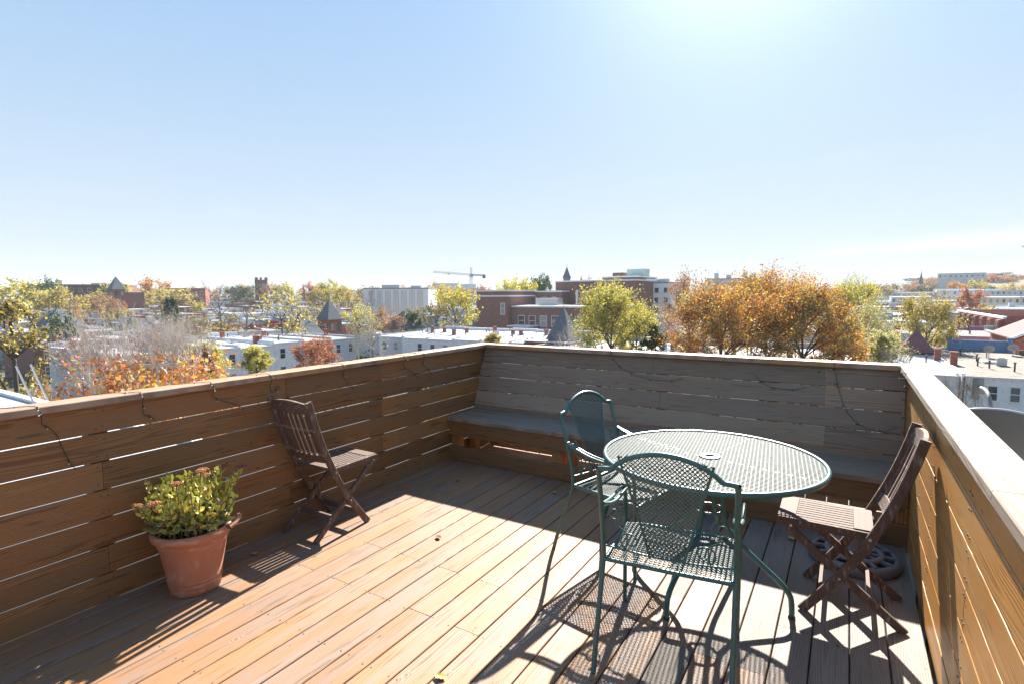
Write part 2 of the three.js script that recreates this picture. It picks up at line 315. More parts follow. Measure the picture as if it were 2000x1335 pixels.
  mesh('stretcher', rod([-0.155, 0.115, -F(-0.285)], [0.155, 0.115, -F(-0.285)], 0.0001), TEAK, c).geometry = box(0.31, 0.035, 0.016, 0, 0.118, -F(-0.279));
  mesh('stretcher', box(0.35, 0.034, 0.016, 0, 0.098, -F(-0.075)), TEAK, c);
  return c;
}
const chairL = foldingChair('dark weathered teak folding chair beside the terracotta pot'); chairL.position.set(0.236, 0, -2.372);
const chairR = foldingChair('dark weathered teak folding chair backed against the sunlit parapet'); chairR.position.set(3.291, 0, -3.13); chairR.rotation.y = Math.PI / 2;

// ---------------------------------------------------------------- green metal mesh table and armchairs
const greenTex = dataTex(256, 256, (i, j, c) => { const n = fbm(i * 0.06, j * 0.06, 4), s = smooth(0.62, 0.72, fbm(i * 0.11 + 30, j * 0.11, 4)); c[0] = lerp(0.012, 0.03, n) + s * 0.05; c[1] = lerp(0.085, 0.13, n) + s * 0.05; c[2] = lerp(0.082, 0.12, n) + s * 0.045; const ru = smooth(0.70, 0.76, fbm(i * 0.17 + 80, j * 0.17 + 11, 3)); c[0] = lerp(c[0], 0.16, ru); c[1] = lerp(c[1], 0.075, ru); c[2] = lerp(c[2], 0.04, ru); });
const GREEN = new THREE.MeshPhysicalMaterial({ map: greenTex, roughness: 0.38, clearcoat: 0.35, clearcoatRoughness: 0.3 });
const MESHG = new THREE.MeshPhysicalMaterial({ color: new THREE.Color().setRGB(0.060, 0.098, 0.096), roughness: 0.62, specularIntensity: 0.6 });
// expanded-metal sheet: two families of flat strands inside an outline test, in the local xy plane
function strands(inside, ext, pitch, w, t, angles) {
  const out = [];
  angles.forEach((ang, f) => {
    const c = Math.cos(ang), s = Math.sin(ang), R = Math.hypot(ext[0], ext[1]);
    for (let o = -R; o <= R; o += pitch) {
      let t0 = null;
      for (let q = -R; q <= R + 0.004; q += 0.004) {
        const x = c * q - s * o, y = s * q + c * o, on = q <= R && inside(x, y);
        if (on && t0 === null) t0 = q;
        if (!on && t0 !== null) { const L = q - t0; if (L > 0.008) { const g = new THREE.BoxGeometry(L, w, t); g.rotateZ(ang); const m = (t0 + q) / 2; g.translate(c * m - s * o, s * m + c * o, f * t * 0.7); out.push(g); } t0 = null; }
      }
    }
  });
  return merge(out);
}
{
  const t = thing('patio_table', 'round green metal mesh patio table with umbrella hole', 'table', [2.636, 0, -2.935]);
  const H = 0.715, R = 0.552;
  const top = strands((x, y) => { const r = Math.hypot(x, y); return r < R - 0.006 && r > 0.034; }, [R, R], 0.0190, 0.0060, 0.0022, [Math.PI / 2, 0.0]);
  top.rotateX(-Math.PI / 2); top.translate(0, H - 0.004, 0);
  const tm = mesh('mesh_top', top, MESHG, t); tm.userData.kind = 'stuff'; tm.rotation.y = 0.10;
  const rim = new THREE.LatheGeometry([[R - 0.012, -0.012], [R - 0.002, -0.021], [R + 0.007, -0.018], [R + 0.010, -0.006], [R + 0.006, 0.005], [R - 0.004, 0.007], [R - 0.013, 0.002], [R - 0.012, -0.012]].map(([a, b]) => new THREE.Vector2(a, b)), 96); rim.translate(0, H, 0);
  mesh('rim', rim, GREEN, t);
  const hub = new THREE.LatheGeometry([[0.0235, -0.012], [0.0235, 0.004], [0.028, 0.006], [0.052, 0.005], [0.056, 0.001], [0.052, -0.004], [0.0235, -0.012]].map(([a, b]) => new THREE.Vector2(a, b)), 40); hub.translate(0, H, 0);
  mesh('umbrella_ring', hub, GREEN, t);
  for (let k = 0; k < 4; k++) {
    const a = (13 + 90 * k) * Math.PI / 180, P = (r, y) => V(Math.cos(a) * r, y, Math.sin(a) * r);
    mesh('leg', tube([P(0.30, H - 0.025), P(0.20, H - 0.026), P(0.115, H - 0.04), P(0.082, H - 0.10), P(0.078, 0.52), P(0.085, 0.40), P(0.125, 0.325), P(0.20, 0.27), P(0.30, 0.205), P(0.385, 0.148), P(0.422, 0.105), P(0.43, 0.06), P(0.432, 0.008)], 0.0135, 64, 12), GREEN, t);
    const f = new THREE.CylinderGeometry(0.016, 0.017, 0.014, 14); f.translate(Math.cos(a) * 0.432, 0.007, Math.sin(a) * 0.432); mesh('foot', f, mat(0.03, 0.03, 0.03, 0.6), t);
    mesh('under_brace', rod([Math.cos(a) * 0.05, H - 0.012, Math.sin(a) * 0.05], [Math.cos(a) * (R - 0.01), H - 0.012, Math.sin(a) * (R - 0.01)], 0.0055, 8), GREEN, t);
  }
  mesh('leg_ring', (() => { const g = new THREE.TorusGeometry(0.075, 0.007, 8, 32); g.rotateX(Math.PI / 2); g.translate(0, 0.43, 0); return g; })(), GREEN, t);
}
function armchair(label) {
  const c = thing('mesh_armchair', label, 'chair', [0, 0, 0], 0, 'green metal mesh armchairs');
  const P = (x, y, s) => V(x, y, 0.27 - s), HX = 0.268;
  const prof = [[-0.03, 0], [0.0, 0.10], [0.05, 0.24], [0.095, 0.36], [0.118, 0.45], [0.108, 0.55], [0.075, 0.68], [0.022, 0.862]];
  const atY = (y) => { for (let i = 1; i < prof.length; i++) if (prof[i][1] >= y) { const a = prof[i - 1], b = prof[i]; return lerp(a[0], b[0], (y - a[1]) / (b[1] - a[1])); } return 0.0; };
  const back = (x, y) => P(x, y, y > 0.862 ? 0.022 - (y - 0.862) * 0.25 : atY(y));
  for (const s of [-1, 1]) {
    mesh('back_post', tube(prof.map(([f, y]) => P(s * HX, y, f)), 0.0115, 48, 10), GREEN, c);
    mesh('front_leg', tube([P(s * HX, 0, 0.548), P(s * HX, 0.2, 0.545), P(s * HX, 0.45, 0.54), P(s * HX, 0.575, 0.53), P(s * HX, 0.612, 0.505)], 0.0105, 30, 10), GREEN, c);
    for (const k of [-0.015, 0.015]) mesh('arm', tube([P(s * HX + k, 0.612, 0.52), P(s * HX + k, 0.622, 0.46), P(s * HX + k, 0.628, 0.36), P(s * HX + k, 0.642, 0.24), P(s * HX + k * 0.7, 0.672, 0.13), P(s * HX + k * 0.4, 0.692, 0.075)], 0.0085, 30, 8), GREEN, c);
    // scrolls between post and panel
    const sc = []; for (let i = 0; i <= 26; i++) { const a = i / 26 * Math.PI * 2.35, r = 0.012 + 0.028 * i / 26; sc.push(back(s * (0.212 - Math.cos(a) * r), 0.655 + Math.sin(a) * r)); }
    mesh('scroll', tube(sc, 0.0032, 60, 6), GREEN, c);
    const s2 = []; for (let i = 0; i <= 26; i++) { const a = i / 26 * Math.PI * 2.35, r = 0.014 + 0.031 * i / 26; s2.push(back(s * (0.150 + Math.cos(a) * r), 0.530 - Math.sin(a) * r)); }
    mesh('scroll', tube(s2, 0.0032, 60, 6), GREEN, c);
    mesh('scroll_bar', tube([sc[26], back(s * 0.205, 0.60), back(s * 0.165, 0.565), s2[26]], 0.0032, 20, 6), GREEN, c);
    mesh('panel_rod', tube([back(s * 0.182, 0.925), back(s * 0.15, 0.80), back(s * 0.105, 0.62), back(s * 0.068, 0.468)], 0.0052, 24, 8), GREEN, c);
    // side scroll under the arm
    const s3 = []; for (let i = 0; i <= 26; i++) { const a = i / 26 * Math.PI * 2.2 + 0.8, r = 0.014 + 0.038 * i / 26; s3.push(P(s * HX, 0.515 + Math.sin(a) * r, 0.47 + Math.cos(a) * r)); }
    mesh('scroll', tube(s3, 0.0034, 60, 6), GREEN, c);
    mesh('seat_rail', tube([P(s * 0.255, 0.432, 0.11), P(s * 0.258, 0.428, 0.34), P(s * 0.258, 0.42, 0.545)], 0.0095, 20, 8), GREEN, c);
  }
  const arch = [[-0.268, 0.858], [-0.248, 0.862], [-0.215, 0.866], [-0.185, 0.892], [-0.13, 0.925], [-0.065, 0.946], [0, 0.953], [0.065, 0.946], [0.13, 0.925], [0.185, 0.892], [0.215, 0.866], [0.248, 0.862], [0.268, 0.858]];
  mesh('arched_top_rail', tube(arch.map(([x, y]) => back(x, y)), 0.0105, 72, 10), GREEN, c);
  mesh('lower_back_bar', tube([back(-HX, 0.492), back(0, 0.476), back(HX, 0.492)], 0.0045, 20, 8), GREEN, c);
  mesh('front_rail', tube([P(-HX, 0.41, 0.545), P(-0.2, 0.418, 0.553), P(0, 0.42, 0.556), P(0.2, 0.418, 0.553), P(HX, 0.41, 0.545)], 0.0105, 24, 8), GREEN, c);
  mesh('rear_rail', tube([P(-HX, 0.430, 0.112), P(0, 0.426, 0.115), P(HX, 0.430, 0.112)], 0.0095, 20, 8), GREEN, c);
  // seat sheet and back sheet, diamond mesh
  const seat = strands((x, y) => Math.abs(x) < 0.25 && y > -0.212 && y < 0.216, [0.25, 0.22], 0.0135, 0.0042, 0.0016, [Math.PI / 4, -Math.PI / 4]);
  seat.rotateX(-Math.PI / 2); seat.translate(0, 0.426, 0.27 - 0.332); { const p = seat.attributes.position; for (let i = 0; i < p.count; i++) { const x = p.getX(i), q = 1 - (x / 0.25) ** 2; p.setY(i, p.getY(i) - 0.008 * q); } }
  const sm = mesh('seat_mesh', seat, MESHG, c); sm.userData.kind = 'stuff';
  const wAt = (y) => lerp(0.066, 0.182, clamp((y - 0.468) / (0.925 - 0.468))), hTop = (x) => 0.953 - 0.9 * x * x;
  const bk = strands((x, y) => { const Y = y + 0.71; return Math.abs(x) < wAt(Y) && Y > 0.478 && Y < hTop(x); }, [0.2, 0.25], 0.0135, 0.0042, 0.0016, [Math.PI / 4, -Math.PI / 4]);
  { const p = bk.attributes.position; for (let i = 0; i < p.count; i++) { const Y = p.getY(i) + 0.71, b = back(0, Y); p.setXYZ(i, p.getX(i), Y, b.z - p.getZ(i)); } bk.computeVertexNormals(); }
  const bm = mesh('back_mesh', bk, MESHG, c); bm.userData.kind = 'stuff';
  return c;
}
const ac1 = armchair('green mesh armchair pushed under the table with its back to the deck'); ac1.position.set(2.612, 0, -2.315); ac1.rotation.y = 7.2 * Math.PI / 180;
ac1.userData.label = 'green metal mesh armchair standing in full sun, arms tucked to the table';
const ac2 = armchair('green metal mesh armchair beside the shaded bench, seat under the table edge'); ac2.position.set(2.075, 0, -3.09); ac2.rotation.y = -101.9 * Math.PI / 180;

// ---------------------------------------------------------------- grey lattice umbrella base under the folding chair
{
  const u = thing('umbrella_base', 'round grey plastic lattice umbrella base on the deck boards', 'umbrella base', [3.318, 0, -3.665]);
  const m = mat(0.16, 0.16, 0.175, 0.6), R = 0.232;
  mesh('skirt', new THREE.LatheGeometry([[R - 0.02, 0], [R, 0.0], [R + 0.004, 0.03], [R - 0.008, 0.052], [R - 0.03, 0.058], [R - 0.034, 0.05], [R - 0.02, 0]].map(([a, b]) => new THREE.Vector2(a, b)), 56), m, u);
  mesh('bottom', (() => { const g = new THREE.CylinderGeometry(R - 0.021, R - 0.021, 0.012, 48); g.translate(0, 0.007, 0); return g; })(), mat(0.05, 0.05, 0.055, 0.8), u);
  for (const r of [0.072, 0.138]) { const g = new THREE.RingGeometry(r - 0.014, r + 0.014, 48); const l = new THREE.LatheGeometry([[r - 0.014, 0.045], [r + 0.014, 0.045], [r + 0.014, 0.062 + (0.17 - r) * 0.15], [r - 0.014, 0.066 + (0.17 - r) * 0.15], [r - 0.014, 0.045]].map(([a, b]) => new THREE.Vector2(a, b)), 48); mesh('ring', l, m, u); g.dispose(); }
  for (let k = 0; k < 12; k++) { const g = box(0.15, 0.016, 0.02, 0.13, 0.056, 0); g.rotateY(k * Math.PI / 6); mesh('rib', g, m, u); }
  mesh('socket', new THREE.LatheGeometry([[0.024, 0.01], [0.024, 0.16], [0.032, 0.165], [0.036, 0.155], [0.038, 0.09], [0.058, 0.078], [0.06, 0.05]].map(([a, b]) => new THREE.Vector2(a, b)), 32), m, u);
}
// ---------------------------------------------------------------- terracotta pot with stonecrop
{
  const t = thing('terracotta_pot', 'big terracotta coloured pot with rolled rim and ridges near its foot', 'pot', [0.262, 0, -1.475]);
  const tt = dataTex(256, 256, (i, j, c) => { const n = fbm(i * 0.05, j * 0.05, 5), s = smooth(0.52, 0.75, fbm(i * 0.03 + 9, j * 0.1, 4)) * 1.6; c[0] = lerp(0.33, 0.41, n) + s * 0.03; c[1] = lerp(0.125, 0.165, n) + s * 0.05; c[2] = lerp(0.068, 0.098, n) + s * 0.045; }); tt.repeat.set(3, 1);
  const m = new THREE.MeshStandardMaterial({ map: tt, roughness: 0.6, bumpMap: tt, bumpScale: 0.0006 });
  const p = [[0, 0.002], [0.112, 0.0], [0.122, 0.006], [0.126, 0.03], [0.125, 0.042], [0.129, 0.048], [0.130, 0.058], [0.128, 0.064], [0.132, 0.07], [0.134, 0.08], [0.132, 0.086], [0.140, 0.13], [0.152, 0.20], [0.163, 0.262], [0.171, 0.272], [0.173, 0.285], [0.172, 0.296], [0.180, 0.300], [0.191, 0.308], [0.197, 0.322], [0.196, 0.338], [0.188, 0.350], [0.180, 0.352], [0.170, 0.345], [0.165, 0.325], [0.160, 0.28]];
  mesh('body', new THREE.LatheGeometry(p.map(([a, b]) => new THREE.Vector2(a, b)), 72), m, t);
  mesh('soil', (() => { const g = new THREE.CircleGeometry(0.164, 48, 0, Math.PI * 2); g.rotateX(-Math.PI / 2); const q = g.attributes.position; g.translate(0, 0.305, 0); return g; })(), mat(0.05, 0.035, 0.025, 1), t);
  const h = tube([V(0.10, 0.338, -0.168), V(0.125, 0.362, -0.185), V(0.150, 0.366, -0.172), V(0.168, 0.350, -0.135), V(0.176, 0.338, -0.10)], 0.014, 20, 10); mesh('handle', h, m, t);
}
{
  const t = thing('stonecrop_plant', 'leafy stonecrop with rust brown flower heads growing in the pot', 'plant', [0.262, 0.305, -1.475]); t.scale.setScalar(1.26);
  const r = rng(64), leafM = [[0.30, 0.34, 0.07], [0.58, 0.54, 0.09], [0.15, 0.22, 0.07], [0.32, 0.21, 0.09]].map(([a, b, c], i) => new THREE.MeshPhysicalMaterial({ color: new THREE.Color().setRGB(a, b, c), roughness: 0.6, transmission: i === 3 ? 0.15 : 0.3, thickness: 0, side: THREE.DoubleSide }));
  const leaf = (() => { const s = new THREE.PlaneGeometry(1, 1, 2, 4), p = s.attributes.position; for (let i = 0; i < p.count; i++) { const v = p.getY(i) + 0.5, w = Math.sin(Math.PI * Math.pow(v, 0.75)) * 0.46 + 0.04, x = p.getX(i) * 2 * w; p.setXYZ(i, x * 0.55, v, Math.abs(x) * 0.25 - v * v * 0.22); } s.computeVertexNormals(); return s.toNonIndexed(); })();
  const stems = [], leaves = [[], [], [], []], q = new THREE.Quaternion(), M4 = new THREE.Matrix4();
  const heads = [];
  for (let k = 0; k < 64; k++) {
    const a = k * 2.39996, rad = Math.sqrt((k + 0.5) / 64) * 0.135, bx = Math.cos(a) * rad, bz = Math.sin(a) * rad;
    const lean = rad / 0.135, H = (0.175 + 0.115 * r()) * (1 - 0.30 * lean * r()) + (k === 21 ? 0.12 : 0), tx = bx + Math.cos(a) * lean * (0.025 + 0.065 * r()), tz = bz + Math.sin(a) * lean * (0.03 + 0.075 * r());
    const A = V(bx, 0, bz), B = V((bx * 0.6 + tx * 0.4), H * 0.55, (bz * 0.6 + tz * 0.4)), Cc = V(tx, H, tz);
    const cv = new THREE.CatmullRomCurve3([A, B, Cc]); stems.push(new THREE.TubeGeometry(cv, 6, 0.0024, 5, false));
    const nl = 8 + Math.floor(r() * 6);
    for (let i = 0; i < nl; i++) for (let w = 0; w < 2; w++) {
      const tt = lerp(0.18, 1.0, i / nl) , pos = cv.getPoint(Math.min(1, tt)), da = i * 1.7 + w * Math.PI + r() * 0.7, up = 0.35 + 0.7 * tt + (r() - 0.5) * 0.7, L = (0.022 + 0.018 * r()) * (1.15 - 0.3 * tt);
      const d = V(Math.cos(da) * Math.cos(up), Math.sin(up), Math.sin(da) * Math.cos(up)); q.setFromUnitVectors(V(0, 1, 0), d);
      const q2 = new THREE.Quaternion().setFromAxisAngle(V(0, 1, 0), r() * 6.28); q.multiply(q2);
      M4.compose(pos, q, V(L, L, L)); const g = leaf.clone().applyMatrix4(M4), u = r(); leaves[tt > 0.55 ? (u < 0.65 ? 1 : u < 0.93 ? 0 : 3) : (u < 0.4 ? 0 : u < 0.75 ? 2 : u < 0.88 ? 1 : 3)].push(g);
    }
    if (k === 21 || (k % 4 === 1 && k > 2)) heads.push([Cc, 0.010 + 0.010 * r()]);
  }
  mesh('stems', stems, mat(0.16, 0.11, 0.06, 0.8), t);
  ['green_leaves', 'yellow_leaves', 'dark_leaves', 'withered_leaves'].forEach((n, i) => { const m = mesh(n, leaves[i], leafM[i], t); m.userData.kind = 'stuff'; });
  const hm = [mat(0.30, 0.115, 0.05, 0.9), mat(0.20, 0.08, 0.045, 0.9)];
  heads.forEach(([c, s], k) => {
    const gs = []; for (let i = 0; i < 26; i++) { const a = i * 2.39996, rr = Math.sqrt(i / 26) * s * 1.35, g = new THREE.IcosahedronGeometry(s * 0.27, 0); g.translate(c.x + Math.cos(a) * rr, c.y + 0.006 + s * 0.35 * (1 - (rr / s / 1.35) ** 2) + (r() - 0.5) * 0.003, c.z + Math.sin(a) * rr); gs.push(g); }
    mesh('flower_head', gs, hm[k % 2], t);
  });
}
// ---------------------------------------------------------------- strings of fairy lights
{
  const wire = mat(0.02, 0.028, 0.02, 0.6), bulb = new THREE.MeshPhysicalMaterial({ color: new THREE.Color().setRGB(0.9, 0.88, 0.82), roughness: 0.15, transmission: 0.6, thickness: 0 });
  const fr = rng(88);
  const string = (label, runs) => {
    const t = thing('fairy_light_string', label, 'string lights', [0, 0, 0], 0);
    for (const pts of runs) {
      const cv = new THREE.CatmullRomCurve3(pts.map((p) => V(...p)), false, 'centripetal'), n = Math.max(16, Math.ceil(cv.getLength() / 0.02)), j = [];
      for (let i = 0; i <= n; i++) { const p = cv.getPoint(i / n); p.x += (fr() - 0.5) * 0.004; p.y += (fr() - 0.5) * 0.005; p.z += (fr() - 0.5) * 0.004; j.push(p); }
      mesh('wire', tube(j, 0.0017, n * 2, 5), wire, t);
      const nb = Math.floor(cv.getLength() / 0.105);
      for (let k = 0; k < nb; k++) {
        const p = cv.getPoint((k + 0.6) / (nb + 0.4)), d = V(fr() - 0.5, fr() * 0.6 - 0.5, fr() - 0.2).normalize().multiplyScalar(0.022);
        if (pts.dir) d.copy(V(...pts.dir)).add(V((fr() - 0.5) * 0.6, (fr() - 0.5) * 0.9, (fr() - 0.5) * 0.6)).normalize().multiplyScalar(0.022);
        const s = mesh('socket', rod(p.toArray(), p.clone().add(d).toArray(), 0.0026, 6), wire, t);
        const bpos = p.clone().addScaledVector(d, 1.45), g = new THREE.SphereGeometry(0.0034, 8, 6); g.translate(bpos.x, bpos.y, bpos.z); mesh('bulb', g, bulb, s);
      }
    }
  };
  const D = (a, dir) => { a.dir = dir; return a; };
  const loopsL = [];
  for (const [z, z2, low] of [[-0.93, -1.05, 0.73], [-1.36, -1.42, 0.90], [-1.74, -1.93, 0.86], [-2.12, -2.20, 0.95], [-2.72, -2.83, 0.86], [-3.38, -3.55, 0.86], [-3.62, -3.75, 0.86]]) {
    loopsL.push(D([[-0.10, 1.073, z + 0.16], [-0.03, 1.0735, z + 0.05], [0.03, 1.0735, z], [0.044, 1.066, z - 0.003], [0.0435, 1.03, z - 0.01], [0.012, 0.985, z - 0.02], [0.006, 0.94, lerp(z, z2, 0.5)], [0.006, low + 0.03, z2], [0.004, low, z2 - 0.02]], [1, -0.3, 0.2]));
  }
  string('dark fairy light wire looped over the brown parapet behind the pot', loopsL);
  const zb = (y) => -4.612 + (1.03 - y) * 0.332 + 0.004;
  string('dark fairy light wire drooping across the grey parapet behind the bench', [
    D([[0.05, 1.072, -4.60], [0.046, 1.04, -4.575], [0.03, 0.98, zb(0.98) + 0.01], [0.02, 0.86, zb(0.86) + 0.01]], [1, -0.5, 0.5]),
    D([[1.30, 1.073, -4.66], [1.42, 1.0735, -4.60], [1.425, 1.06, -4.579], [1.43, 1.03, -4.578], [1.47, 0.97, zb(0.97)], [1.58, 0.90, zb(0.90)], [1.74, 0.855, zb(0.855)], [1.95, 0.845, zb(0.845)], [2.08, 0.872, zb(0.872)]], [0.2, -1, 0.5]),
    D([[3.12, 1.073, -4.68], [3.16, 1.0735, -4.60], [3.165, 1.06, -4.579], [3.166, 1.03, -4.578], [3.18, 0.95, zb(0.95)], [3.21, 0.84, zb(0.84)], [3.26, 0.72, zb(0.72)], [3.35, 0.64, zb(0.64)], [3.46, 0.62, zb(0.62) + 0.01], [3.55, 0.66, zb(0.66) + 0.02]], [-1, 0.1, 0.4]),
    D([[2.62, 0.94, zb(0.94)], [2.72, 0.87, zb(0.87)], [2.86, 0.85, zb(0.85)], [2.99, 0.872, zb(0.872)]], [0.2, -1, 0.5]),
  ]);
  string('dark fairy light wire hanging in the corner by the sunlit parapet', [
    D([[3.58, 1.072, -4.15], [3.556, 1.066, -4.16], [3.557, 1.03, -4.17], [3.588, 0.99, -4.26], [3.590, 0.93, -4.38], [3.590, 0.88, -4.48], [3.588, 0.80, -4.47], [3.590, 0.70, -4.45], [3.588, 0.62, -4.43], [3.590, 0.52, -4.40], [3.585, 0.45, -4.36]], [-1, 0.1, 0.2]),
  ]);
}
// ---------------------------------------------------------------- satellite dish outside the sunlit parapet
{
  const t = thing('satellite_dish', 'large grey satellite dish mounted outside the sunlit parapet', 'satellite dish', [3.962, 0.65, -4.24], 0);
  const m = mat(0.22, 0.21, 0.195, 0.6), R = 0.33, pr = [];
  for (let i = 0; i <= 14; i++) { const r = R * i / 14; pr.push(new THREE.Vector2(Math.max(r, 0.0001), r * r * 0.42)); }
  for (let i = 14; i >= 0; i--) { const r = R * i / 14; pr.push(new THREE.Vector2(Math.max(r, 0.0001), r * r * 0.42 - 0.004)); }
  const d = new THREE.Group(); d.name = 'dish'; t.add(d); d.quaternion.setFromUnitVectors(V(0, 1, 0), V(-0.03, 0.725, -0.69).normalize());
  mesh('reflector', new THREE.LatheGeometry(pr, 72), m, d);
  mesh('rim', (() => { const g = new THREE.TorusGeometry(R, 0.006, 8, 96); g.rotateX(Math.PI / 2); g.translate(0, R * R * 0.42, 0); return g; })(), mat(0.55, 0.55, 0.55, 0.5), d);
  mesh('feed_arm', tube([V(0, 0.05, 0.31), V(0, 0.18, 0.29), V(0, 0.34, 0.13)], 0.011, 16, 8), m, d);
  mesh('receiver', (() => { const g = new THREE.CylinderGeometry(0.028, 0.034, 0.10, 16); g.rotateX(0.6); g.translate(0, 0.36, 0.11); return g; })(), m, d);
  mesh('mast', tube([V(0, -0.02, 0.02), V(0.0, -0.16, 0.03), V(-0.06, -0.27, 0.03), V(-0.242, -0.29, 0.03)], 0.022, 24, 10), m, t);
}

// ---------------------------------------------------------------- a few fallen leaves on the boards
{
  const r = rng(404), ms = [mat(0.30, 0.20, 0.06, 0.9), mat(0.22, 0.10, 0.04, 0.9), mat(0.36, 0.30, 0.10, 0.9)];
  const spots = [[0.20, -1.86, 'on the shaded boards near the folding chair'], [1.02, -2.62, 'on the sunny boards by the shadow edge'], [1.86, -1.62, 'in the open sun before the table'], [1.30, -3.72, 'in the shade before the bench'], [0.46, -3.55, 'in the shaded corner by the bench'], [2.98, -3.78, 'beside the grey umbrella base']];
  spots.forEach(([x, z, w], i) => {
    const g = new THREE.PlaneGeometry(0.034, 0.052, 4, 6), p = g.attributes.position;
    for (let k = 0; k < p.count; k++) { const v = p.getY(k) / 0.026, q = Math.sqrt(Math.max(0, 1 - v * v)); p.setX(k, p.getX(k) * (q * 0.95 + 0.05)); p.setZ(k, 0.004 + 0.007 * v * v + 5 * p.getX(k) ** 2 * (r() > 0.5 ? 6 : 3)); }
    g.rotateX(-Math.PI / 2); g.rotateY(r() * 6); g.computeVertexNormals(); ms[i % 3].side = THREE.DoubleSide;
    const m = mesh('fallen_leaf', g, ms[i % 3], scene); m.position.set(x, 0.0008, z); tag(m, `small curled brown leaf lying ${w}`, 'leaf', 'fallen leaves on the deck');
  });
}

// ---------------------------------------------------------------- ground and hill
const GROUND = -14;
{
  const gt = dataTex(512, 512, (i, j, c) => { const n = fbm(i * 0.03, j * 0.03, 5), m = smooth(0.45, 0.6, fbm(i * 0.016 + 50, j * 0.016, 4)); c[0] = lerp(0.06, 0.11, n) * lerp(1, 0.95, m); c[1] = lerp(0.06, 0.10, n) * lerp(1, 1.05, m); c[2] = lerp(0.06, 0.085, n) * lerp(1, 0.6, m); }); gt.repeat.set(90, 90);
  const g = new THREE.PlaneGeometry(4400, 4400); g.rotateX(-Math.PI / 2); g.translate(0, GROUND, -600);
  setting('ground', g, new THREE.MeshStandardMaterial({ map: gt, roughness: 0.95 }));
  const h = new THREE.SphereGeometry(1, 48, 16, 0, Math.PI * 2, 0, Math.PI / 2); h.scale(420, 32, 260); h.translate(330, GROUND - 0.4, -860);
  setting('hill', h, mat(0.10, 0.085, 0.045, 1));
}
// ---------------------------------------------------------------- building materials
function brickTex(base, vary, mortar) {
  return dataTex(256, 256, (i, j, c) => {     // far brickwork: courses too fine to tell apart, 2 m a side
    const row = Math.floor(j / 9.5), x = (i + (row & 1) * 14) / 28, b = Math.floor(x), fx = (x - b) * 28, fy = j - row * 9.5;
    const q = PERM[(row * 131 + (b % 9) * 17) & 65535], m = fx < 1.6 || fy < 1.6 ? 1 : 0, n = fbm(i * 0.04, j * 0.04, 4);
    for (let k = 0; k < 3; k++) c[k] = lerp(base[k] * (1 + (q - 0.5) * vary) * (0.8 + 0.4 * n), mortar[k], m * 0.6);
  });
}
const surf = (fn, s = 256) => dataTex(s, s, fn);
const uvScale = 2;
const BRICK = { red: brickTex([0.27, 0.085, 0.06], 0.5, [0.25, 0.2, 0.17]), dark: brickTex([0.17, 0.075, 0.06], 0.5, [0.17, 0.14, 0.12]), brown: brickTex([0.21, 0.105, 0.085], 0.45, [0.2, 0.16, 0.14]) };
const plaster = (r, g, b) => surf((i, j, c) => { const n = fbm(i * 0.035, j * 0.035, 5), st = smooth(0.6, 0.85, fbm(i * 0.08, j * 0.014 + 9, 4)); for (let k = 0; k < 3; k++) c[k] = [r, g, b][k] * (0.86 + 0.24 * n) * (1 - 0.22 * st); }, 128);
const std = (map, rough = 0.85) => new THREE.MeshPhysicalMaterial({ map, roughness: Math.max(rough, 0.85), specularIntensity: 0.3 });
const WALLS = {
  'red brick': std(BRICK.red), 'dark brick': std(BRICK.dark), 'brown brick': std(BRICK.brown), white: std(plaster(0.72, 0.73, 0.74)), 'pale grey': std(plaster(0.5, 0.52, 0.55)), cream: std(plaster(0.62, 0.57, 0.46)),
  'blue grey': std(plaster(0.25, 0.32, 0.4)), 'mint green': std(plaster(0.42, 0.55, 0.5)), tan: std(plaster(0.45, 0.38, 0.3)), maroon: std(plaster(0.3, 0.06, 0.07)), teal: std(plaster(0.25, 0.42, 0.42)), mauve: std(plaster(0.38, 0.2, 0.25)),
};
const roofTex = (r, g, b, amt) => surf((i, j, c) => { const n = fbm(i * 0.03, j * 0.03, 5), s = smooth(0.52, 0.75, fbm(i * 0.02 + 4, j * 0.05, 5)), seam = (j % 43) < 1.6 ? 0.78 : 1; for (let k = 0; k < 3; k++) c[k] = [r, g, b][k] * (0.84 + 0.26 * n) * (1 - amt * s) * seam; }, 256);
const ROOFS = { white: std(roofTex(0.41, 0.42, 0.445, 0.45), 0.8), silver: std(roofTex(0.23, 0.245, 0.265, 0.4), 0.7), grey: std(roofTex(0.14, 0.14, 0.15, 0.4), 0.85), tan: std(roofTex(0.185, 0.165, 0.142, 0.4), 0.85) };
const SLATE = std(surf((i, j, c) => { const row = Math.floor(j / 10), q = PERM[(row * 71 + Math.floor((i + (row & 1) * 7) / 14) * 13) & 65535], e = (j % 10) < 1.5 ? 0.6 : 1; c[0] = (0.10 + 0.07 * q) * e; c[1] = (0.115 + 0.075 * q) * e; c[2] = (0.13 + 0.08 * q) * e; }, 256), 0.6);
const REDSLATE = std(surf((i, j, c) => { const row = Math.floor(j / 10), q = PERM[(row * 71 + Math.floor((i + (row & 1) * 7) / 14) * 13) & 65535], e = (j % 10) < 1.5 ? 0.6 : 1; c[0] = (0.17 + 0.09 * q) * e; c[1] = (0.085 + 0.05 * q) * e; c[2] = (0.09 + 0.05 * q) * e; }, 256), 0.7);
const TRIM = mat(0.66, 0.67, 0.68, 0.6), DARKTRIM = mat(0.05, 0.05, 0.055, 0.7), METAL = mat(0.42, 0.44, 0.46, 0.4, { metalness: 0.7 }), GLASS = new THREE.MeshStandardMaterial({ color: new THREE.Color().setRGB(0.03, 0.04, 0.05), roughness: 0.08 }), STEEL = mat(0.3, 0.31, 0.33, 0.5, { metalness: 0.3 });
